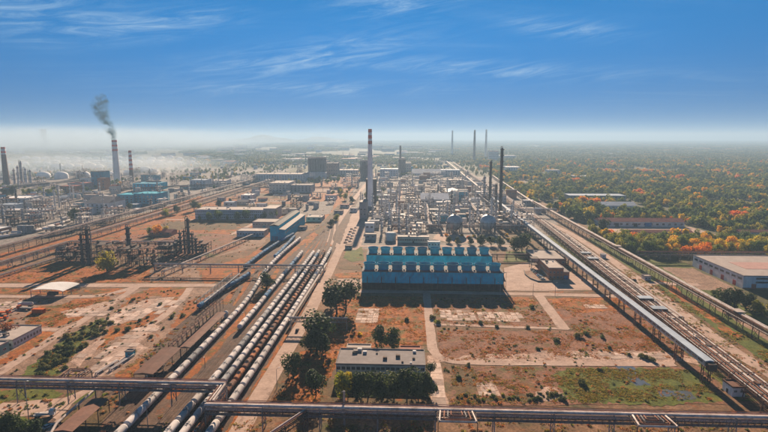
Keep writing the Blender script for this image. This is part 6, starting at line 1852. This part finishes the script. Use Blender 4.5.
scatter('far_woods', 'far hazy woods covering the plain out to the horizon', 'woods', data, CL)
# dry grass tufts that break up the flat fields
def tuft_mesh(seed, n, h, m):
    r_ = random.Random(seed)
    v, f = [], []
    for k in range(n):
        a = r_.uniform(0, 6.28); d = r_.uniform(0, .9)
        x, y = math.cos(a) * d, math.sin(a) * d
        b = r_.uniform(0, 6.28); w_ = r_.uniform(.10, .24); hh = h * r_.uniform(.5, 1.2)
        i = len(v)
        v += [(x - math.cos(b) * w_, y - math.sin(b) * w_, 0), (x + math.cos(b) * w_, y + math.sin(b) * w_, 0), (x + r_.uniform(-.3, .3), y + r_.uniform(-.3, .3), hh)]
        f.append((i, i + 1, i + 2))
    me = bpy.data.meshes.new('tuft')
    me.from_pydata(v, [], f)
    me.materials.append(MATS[m])
    return me
foliage('tuft_brown', ((0, BR1), (.5, (0.27, 0.14, 0.07)), (1, OR2)), .5)
foliage('tuft_orange', ((0, (0.17, 0.065, 0.02)), (.5, (0.24, 0.09, 0.022)), (1, (0.20, 0.11, 0.04))), .5)
foliage('tuft_green', ((0, GR1), (.6, GR2), (1, (0.17, 0.11, 0.03))), .5)
TF = [tuft_mesh(400 + i, 16, (.26, .3, .4)[i // 2], ('tuft_brown', 'tuft_orange', 'tuft_green')[i // 2]) for i in range(6)]
def inside(poly, x, y):
    c = False
    n = len(poly)
    for i in range(n):
        (x0, y0), (x1, y1) = poly[i], poly[i - 1]
        if (y0 > y) != (y1 > y) and x < (x1 - x0) * (y - y0) / (y1 - y0) + x0:
            c = not c
    return c
data = []
for poly, n, w3 in (
  ([(437, 331), (566, 331), (650, 331), (690, 358), (440, 361)], 5200, (5, 3, 1)), ([(545, 298), (640, 297), (720, 352), (640, 345), (570, 330)], 3200, (4, 3, 1)), ([(431, 298), (537, 298), (558, 327), (437, 326)], 2400, (4, 3, 2)),
  ([(340, 296), (428, 297), (431, 345), (322, 350)], 3600, (1, 6, 1)), ([(452, 367), (560, 367), (560, 404), (450, 406)], 2600, (4, 3, 3)), ([(556, 380), (566, 368), (690, 370), (722, 398), (572, 404)], 4200, (1, 1, 9)),
  ([(284, 388), (300, 352), (340, 352), (318, 404), (270, 404)], 1300, (1, 4, 2)), ([(28, 313), (60, 305), (104, 297), (112, 301), (76, 322), (24, 327)], 1300, (1, 5, 2)), ([(24, 374), (70, 336), (104, 318), (80, 345), (55, 381)], 1600, (1, 2, 5)),
  ([(640, 300), (768, 372), (768, 400), (722, 352)], 1500, (2, 3, 3)), ([(620, 265), (768, 345), (768, 372), (640, 300)], 3600, (1, 1, 8)), ([(-10, 268), (120, 268), (190, 264), (190, 282), (-10, 283)], 2200, (2, 4, 1)), ([(120, 372), (224, 291), (200, 312), (130, 378)], 700, (1, 3, 2)),
  ([(160, 416), (768, 426), (768, 440), (160, 440)], 1800, (1, 2, 4))):
    wp = [P(*q) for q in poly]
    xs, ys = [p[0] for p in wp], [p[1] for p in wp]
    c = 0
    while c < n:
        X, Y = rw.uniform(min(xs), max(xs)), rw.uniform(min(ys), max(ys))
        c += 1
        if inside(wp, X, Y) and noise.noise(Vector((X * .09, Y * .09, 21.0))) + rw.uniform(-.3, .3) > .06 and not (11.8 < X < 19 and Y > 240) and not (94 < X < 102 and Y > 308):
            k = rw.choices((0, 1, 2), w3)[0]
            data.append((X, Y, .1, rw.uniform(.6, 1.5), rw.uniform(0, 6.28), k * 2 + rw.randrange(2)))
scatter('dry_grass', 'dry orange and green grass tufts over the rough fields', 'grass', data, TF)

SCR = [crown_mesh('scrub', 500 + i, 1.0, .9, .0, 60, .2, ('bush_green', 'leaf_olive', 'bush_green', 'tuft_brown', 'bush_green', 'tuft_orange')[i], 4, 1.5, (.05, .45)) for i in range(6)]
data = []
for poly, n in (([(0, 300), (215, 288), (150, 352), (118, 378), (0, 384)], 1500), ([(0, 388), (130, 388), (100, 440), (0, 440)], 500), ([(160, 425), (768, 425), (768, 440), (160, 440)], 500), ([(430, 298), (540, 298), (700, 345), (735, 404), (450, 406)], 1500),
                ([(500, 250), (560, 245), (720, 352), (690, 345), (600, 292)], 700), ([(620, 265), (768, 345), (768, 372), (640, 300)], 700), ([(120, 236), (250, 236), (262, 246), (200, 282), (0, 283), (0, 265)], 900), ([(300, 240), (340, 205), (346, 208), (320, 246)], 250), ([(284, 388), (300, 352), (340, 300), (362, 250), (364, 296), (340, 350), (318, 404)], 500),
                ([(118, 384), (150, 352), (240, 275), (262, 262), (215, 330), (130, 420), (100, 420)], 900), ([(120, 240), (200, 205), (340, 190), (330, 215), (300, 240), (240, 236)], 2600)):
    wp = [P(*q) for q in poly]
    xs, ys = [p[0] for p in wp], [p[1] for p in wp]
    for c in range(n):
        X, Y = rw.uniform(min(xs), max(xs)), rw.uniform(min(ys), max(ys))
        if inside(wp, X, Y) and noise.noise(Vector((X * .07, Y * .07, 31.0))) + .6 * noise.noise(Vector((X * .3, Y * .3, 3.0))) > .16 and not (11.8 < X < 19 and Y > 200) and not (-71 < X < -61) and not (94 < X < 102 and Y > 308):
            data.append((X, Y, .05, rw.uniform(.5, 1.5), rw.uniform(0, 6.28), rw.randrange(6)))
scatter('low_scrub', 'low scrub and weeds spreading over pads, verges and old slabs', 'scrub', data, SCR)

# ================================================================== vehicles, lamps, small things
def make_car():
    t = thing('parked_car', 'car', 'car')
    b = MB().prism([(-2.1, .35), (2.1, .35), (2.15, .75), (1.2, .9), (-1.9, .95), (-2.15, .7)], -.85, .85, 0, 'Y')
    b.build('body', 'paint_white', t)
    MB().prism([(-1.75, .93), (.95, .9), (.35, 1.42), (-1.2, 1.45)], -.74, .74, 0, 'Y').build('cabin_glass', 'window_glass', t)
    MB().box(-1.15, .3, -.7, .7, 1.42, 1.5).build('roof', 'paint_white', t)
    wm2 = MB().lathe([(.32, -.1), (.32, .1)], (0, 0, 0), 10, 0, 'Y').mesh('wheel', 'rubber')
    for x in (-1.3, 1.35):
        for y in (-.8, .8):
            link('wheel', wm2, t, (x, y, .32))
    return t
CAR = make_car()
KIDS[CAR.name] = [(c, []) for c in CAR.children]
cu = [False]
def car(X, Y, rz, col, label, group):
    if not cu[0]:
        cu[0] = True
        o = CAR; o.location = (X, Y, .2); o.rotation_euler[2] = rz; o['label'] = label; o['group'] = group
    else:
        o = clone(CAR, (X, Y, .2), rz, label, group)
    paint(o, 'body', col); paint(o, 'roof', col)
cols = ('paint_white', 'paint_dark', 'tank_grey', 'paint_blue', 'paint_white', 'paint_red', 'tank_grey', 'paint_dark')
nm = {'paint_white': 'white', 'paint_dark': 'black', 'tank_grey': 'grey', 'paint_blue': 'blue', 'paint_red': 'red'}
for i in range(11):
    c = cols[i % 8]
    car(113.4 - i * .12, 424 + i * 3.1, .25, c, '%s parked car, %s in the row beside the orange brick building' % (nm[c], ORD[i]), 'cars by the brick building')
for i in range(12):
    c = cols[(i * 3 + 1) % 8]
    X, Y = P(345.5 + i * .62, 243 - i * 1.35)
    car(X + (i % 2) * 4.5, Y, .1, c, '%s car, %s in the cluster on the paved plant yard' % (nm[c], ORD[i]), 'cars on the plant yard')
car(*P(48, 428), 1.2, 'paint_white', 'white car parked at the bottom left by the trees', 'single cars')
car(*P(634, 281), 1.9, 'paint_dark', 'dark car driving on the service road bend', 'single cars')
car(186.5, 455, 1.4, 'paint_white', 'white car on the right-hand service road', 'single cars')
car(-66, 300, 1.57, 'paint_dark', 'dark car on the main road beside the trains', 'single cars')
def truck(label, X, Y, rz, cabm, bedm, tank=False, ln=8.0):
    t = thing('truck', label, 'truck', (X, Y, .15), rz)
    MB().prism([(ln * .5 - 2.1, .7), (ln * .5, .7), (ln * .5, 1.7), (ln * .5 - .35, 2.7), (ln * .5 - 2.1, 2.8)], -1.2, 1.2, 0, 'Y').build('cab', cabm, t)
    MB().prism([(ln * .5 + .02, 1.75), (ln * .5 - .3, 2.6), (ln * .5 - .4, 2.6), (ln * .5 - .08, 1.75)], -1.05, 1.05, 0, 'Y').build('windscreen', 'window_glass', t)
    MB().box(-ln / 2, ln / 2 - 1.9, -.5, .5, .55, .9).build('chassis', 'underframe', t)
    if tank:
        MB().lathe([(.6, -ln / 2), (1.15, -ln / 2 + .3), (1.15, ln / 2 - 2.8), (.6, ln / 2 - 2.5)], (0, 0, 2.0), 14, 0, 'X').build('tank', bedm, t, True)
    else:
        MB().box(-ln / 2, ln / 2 - 2.3, -1.2, 1.2, .92, 1.5).build('load_bed', bedm, t)
    wm3 = MB().lathe([(.5, -.18), (.5, .18)], (0, 0, 0), 12, 0, 'Y').mesh('wheel', 'rubber')
    for x in (-ln / 2 + 1, -ln / 2 + 2.2, ln / 2 - 1.2):
        for y in (-1.0, 1.0):
            link('wheel', wm3, t, (x, y, .5))
truck('truck with an orange cab and a long flat bed near the white canopy', *P(25, 309.5), math.pi - .1, 'paint_orange', 'tank_grey', False, 11)
truck('white tank truck parked behind the orange-cabbed one', *P(26, 306.5), math.pi, 'paint_white', 'tank_white', True, 10)
truck('orange lorry at the far left edge of the yard', *P(4, 314), .1, 'paint_orange', 'paint_orange', False, 8)
truck('second orange lorry below the first at the left edge', *P(2, 320), .2, 'paint_orange', 'paint_orange', False, 7)
truck('white lorry with a pale load on the lower left paved yard', *P(45, 416.5), .3, 'paint_white', 'tank_white', False, 8)
X, Y = P(39, 313)
t = thing('container', 'red-orange shipping container in the left yard', 'container', (X, Y, 0))
MB().box(-4, 4, -1.25, 1.25, .15, 2.9).build('body', 'paint_orange', t)
rbm = MB().box(-.06, .06, -1.3, -1.25, .2, 2.85).mesh('rib', 'paint_orange')
for i in range(14):
    link('rib', rbm, t, (-3.8 + i * .585, 0, 0))
MB().box(-4.05, 4.05, -1.3, 1.3, 2.9, 3.0).build('roof_frame', 'paint_orange', t)
for i, (px, py) in enumerate(((128, 387), (205, 352))):
    pass
def lamp(label, X, Y, h, arm=1.6, rz=0.0, group='lamp posts'):
    t = thing('lamp_post', label, 'lamp post', (X, Y, .05), rz, group)
    MB().tube([(0, 0, 0), (0, 0, h * .97)], [.16, .09], 8).build('pole', 'steel_grey', t, True)
    MB().tube([(0, 0, h * .97), (arm * .4, 0, h), (arm, 0, h + .05)], .06, 6).build('arm', 'steel_grey', t, True)
    MB().box(arm - .1, arm + .7, -.18, .18, h - .05, h + .1).build('lamp_head', 'wall_white', t)
X, Y = P(29, 421)
lamp('tall pale lamp mast at the bottom left beside the trees', X, Y, TOP(X, Y, 381), 1.0)
for i, (px, pb, pt) in enumerate(((277, 388, 369), (394, 392, 381), (343.5, 312, 303), (148, 428, 404), (205, 368, 356), (533, 296, 283), (555, 296, 283), (610, 286, 277), (500, 297, 283), (246, 322, 312))):
    X, Y = P(px, pb)
    lamp('%s lamp post %s' % (('slim', 'short', 'grey', 'thin', 'pale', 'plain', 'straight', 'leaning-arm', 'lone', 'small')[i], ('on the main road verge above the foreground rack', 'in front of the office trees', 'beside the tall dark trees', 'between the tracks near the bottom edge', 'between the curving train and the sidings',
        'at the left of the paved yard front', 'at the right of the paved yard front', 'on the bend of the service road', 'at the corner of the front cooling tower', 'between the short train and the curving one')[i]), X, Y, max(6, TOP(X, Y, pt)), 1.4, 1.0 + i)
X, Y = P(344.5, 426)
t = thing('flare_mast', 'thick steel mast rising through the foreground pipe rack', 'mast', (-24.8, 196.4, 0))
MB().tube([(0, 0, 0), (0, 0, 15.4)], .5, 12).build('mast', 'steel_grey', t, True)
MB().bar((-1.2, 0, 14.8), (.2, 0, 15.6), .12).build('antenna', 'steel_grey', t)
X, Y = P(218, 312)
t = thing('upright_tank', 'small white domed vessel at the end of the brown canopy', 'tank', (-117.5, 322, 0))
MB().lathe([(1.5, 0), (1.5, 3.4), (1.2, 4.2), (.5, 4.7)], (0, 0, 0), 16).build('shell', 'tank_white', t, True)
MB().tube([(1.5, 0, 2), (2.6, 0, 2), (2.6, 0, .2)], .15, 6).build('pipe', 'pipe_grey', t)
# ground pipes and ducts at the lower left
t = thing('pipe_run', 'thick silver pipe slanting down across the lower left yard', 'pipe run', (-139, 205, 0))
MB().tube([(0, 12, 5.5), (0, 4, 5.0), (0, -18, 4.0), (1.5, -24, 3.2)], .55, 12).build('pipe', 'pipe_silver', t, True)
for y in (8, -4, -16):
    MB().bar((0, y, 0), (0, y, 4.4), .4).build('support', 'steel_dark', t)
for i, (a, b, lab) in enumerate(((P(110, 372), P(134, 356), 'white pipe lying along the pads above the left rack'), (P(96, 376), P(118, 362), 'second pale pipe along the pads above the left rack'), (P(146, 378), P(164, 366), 'pipe leading down to the rail canopies above the left rack'))):
    t = thing('pipe_run', lab, 'pipe run', (a[0], a[1], 0), math.atan2(b[1] - a[1], b[0] - a[0]))
    ln = math.dist(a, b)
    for q in (-.5, .5):
        MB().tube([(0, q, .3), (.6, q, 1.4), (ln - .6, q, 1.4), (ln, q, .3)], .3, 8).build('pipe', ('pipe_white', 'pipe_silver')[q > 0], t, True)
    for x in (ln * .25, ln * .75):
        MB().box(x - .2, x + .2, -1, 1, 0, 1.1).build('sleeper', 'concrete', t)

# ================================================================== far hills, haze and smoke
def hill(px0, px1, top, Y, seed):
    X0, X1 = W(px0, Y), W(px1, Y)
    v, f = [], []
    n, mrow = 48, 10
    for j in range(mrow + 1):
        for i in range(n + 1):
            a = i / n; c = j / mrow
            e = math.sin(math.pi * a) ** 1.3 * math.sin(math.pi * c)
            z = top * e * (.75 + .45 * noise.noise(Vector((a * 5 + seed, c * 2, seed)))) 
            v.append((X0 + (X1 - X0) * a, Y + c * 2600, z - 1))
    for j in range(mrow):
        for i in range(n):
            q = j * (n + 1) + i
            f.append((q, q + 1, q + n + 2, q + n + 1))
    me = bpy.data.meshes.new('hills')
    me.from_pydata(v, [], f)
    me.materials.append(MATS['forest_floor'])
    o = link('hills', me)
    o['kind'] = 'structure'
hill(200, 290, 176, 9800, 1)
hill(270, 350, 158, 10800, 4)

def volmat(name, col, dens, noise_scale=None, lo=.45, hi=.7, anis=0.0):
    m = bpy.data.materials.new(name)
    m.use_nodes = True
    nt = m.node_tree
    for n in list(nt.nodes):
        if n.type == 'BSDF_PRINCIPLED':
            nt.nodes.remove(n)
    v = nt.nodes.new('ShaderNodeVolumePrincipled')
    v.inputs['Color'].default_value = (*col, 1)
    v.inputs['Density'].default_value = dens
    v.inputs['Anisotropy'].default_value = anis
    if noise_scale:
        tcn = nt.nodes.new('ShaderNodeTexCoord')
        f = tex(nt, tcn.outputs['Object'], noise_scale, 5, .6, .8)
        mr = mrange(nt, f, lo, hi, 0, dens)
        nt.links.new(mr, v.inputs['Density'])
    nt.links.new(v.outputs[0], nt.nodes['Material Output'].inputs['Volume'])
    MATS[name] = m
    return m
volmat('haze_air', (0.36, 0.54, 0.74), HAZE, anis=0.2)
hb = MB().box(-20000, 20000, -600, 24000, -1.2, 236).build('haze', 'haze_air')
tag(hb, 'pale morning haze lying over the whole plain', 'haze', None, 'stuff')
# smoke: soft volumes, densest at the middle of each puff, broken up by noise
def smoke(name, label, puffs, col, dens, ns, lo, hi, cat='smoke', anis=0.0, flat_=1.0):
    """puffs: (x, y, z, radius); one object whose hull wraps all puffs"""
    m = bpy.data.materials.new(name + '_air')
    m.use_nodes = True
    nt = m.node_tree
    nt.nodes.remove(nt.nodes['Principled BSDF'])
    g = nt.nodes.new('ShaderNodeNewGeometry')
    tot = None
    def mt(op, a, b):
        n = nt.nodes.new('ShaderNodeMath'); n.operation = op
        for i, q in enumerate((a, b)):
            if isinstance(q, (int, float)): n.inputs[i].default_value = q
            else: nt.links.new(q, n.inputs[i])
        return n.outputs[0]
    for x, y, z, r in puffs:
        d = nt.nodes.new('ShaderNodeVectorMath'); d.operation = 'SUBTRACT'
        nt.links.new(g.outputs['Position'], d.inputs[0]); d.inputs[1].default_value = (x, y, z)
        e = nt.nodes.new('ShaderNodeVectorMath'); e.operation = 'MULTIPLY'
        nt.links.new(d.outputs[0], e.inputs[0]); e.inputs[1].default_value = (1 / r, 1 / r, flat_ / r)
        l = nt.nodes.new('ShaderNodeVectorMath'); l.operation = 'LENGTH'
        nt.links.new(e.outputs[0], l.inputs[0])
        q = mrange(nt, l.outputs['Value'], 0.0, 1.0, 1.0, 0.0)
        q = mt('MULTIPLY', q, min(1.0, 14.0 / r) if flat_ == 1 else 1.0)
        tot = q if tot is None else mt('MAXIMUM', tot, q)
    f = tex(nt, g.outputs['Position'], ns, 5, .62, 1.0)
    dn = mt('MULTIPLY', tot, mrange(nt, f, lo, hi, 0, dens))
    v = nt.nodes.new('ShaderNodeVolumePrincipled')
    v.inputs['Color'].default_value = (*col, 1)
    v.inputs['Anisotropy'].default_value = anis
    nt.links.new(dn, v.inputs['Density'])
    nt.links.new(v.outputs[0], nt.nodes['Material Output'].inputs['Volume'])
    MATS[name + '_air'] = m
    x0, x1 = min(p[0] - p[3] for p in puffs), max(p[0] + p[3] for p in puffs)
    y0, y1 = min(p[1] - p[3] for p in puffs), max(p[1] + p[3] for p in puffs)
    z0, z1 = max(.5, min(p[2] - p[3] / flat_ for p in puffs)), max(p[2] + p[3] / flat_ for p in puffs)
    o = MB().box(x0, x1, y0, y1, z0, z1).build(name, name + '_air')
    o.visible_shadow = True
    tag(o, label, cat, None, 'stuff')
    return o
X, Y = P(117.4, 182)
def sp(px, py, r):
    return (W(px, Y), Y, TOP(X, Y, py), r)
smoke('smoke', 'dark plume of smoke drifting up from the thick banded chimney', [sp(117.3, 139.8, 9), sp(116.8, 137, 11), sp(116, 134, 13), sp(115, 131, 15), sp(113.4, 127.5, 18), sp(111.4, 123, 20), sp(109, 118, 20), sp(107, 112.5, 24), sp(105.5, 106.5, 27), sp(106.5, 101, 20), sp(109, 97.5, 13), sp(101.5, 108, 15), sp(112, 101, 12)],
      (0.03, 0.10, 0.13), .26, .06, .40, .66)
for i, (px, pb, pt) in enumerate(((160.5, 184, 174), (170.5, 182, 173))):
    X2, Y2 = P(px, pb)
    z1 = TOP(X2, Y2, pt)
    smoke('steam', ('white steam puff rising left over the long grey hall', 'white steam puff rising right over the long grey hall')[i], [(X2, Y2, 19, 5), (X2 - 1, Y2, 26, 7), (X2 - 3, Y2, 33, 8), (X2 - 5, Y2, z1, 8)], (.95, .95, .95), .10, .09, .38, .6, 'steam', .3)
smoke('steam_bank', 'low white steam drifting among the tanks and chimneys on the left', [(W(35, 1900), 1900, 26, 300), (W(75, 1700), 1700, 22, 240), (W(110, 1560), 1560, 24, 220), (W(150, 1650), 1650, 26, 260), (W(8, 1600), 1600, 24, 220), (W(180, 1850), 1850, 20, 240)],
      (.92, .97, 1.0), 3.6e-3, .008, .42, .64, 'steam', .1, 6.0)
smoke('smog', 'white smog bank hanging over the tank farm at the left', [(W(70, 3300), 3300, 95, 1500), (W(10, 2600), 2600, 80, 900), (W(150, 3600), 3600, 80, 1100), (W(70, 1900), 1900, 30, 520), (W(140, 1750), 1750, 26, 420), (W(20, 1500), 1500, 24, 360)], (.66, .84, 1.0), SMOG, .0016, .28, .66, 'smog', .1, 13.0)

# every remaining shared label gets its place in the row, counted from the left
from collections import defaultdict
byl = defaultdict(list)
for o in COL.objects:
    if o.parent is None and o.get('label') and o.get('kind') is None:
        byl[o['label']].append(o)
for lab, os_ in byl.items():
    if 1 < len(os_) <= 99:
        os_.sort(key=lambda o: (o.location.x / max(50, o.location.y)))
        for i, o in enumerate(os_):
            nl = '%s, %s from left' % (lab, ordw(i))
            if len(nl.split()) <= 16:
                o['label'] = nl
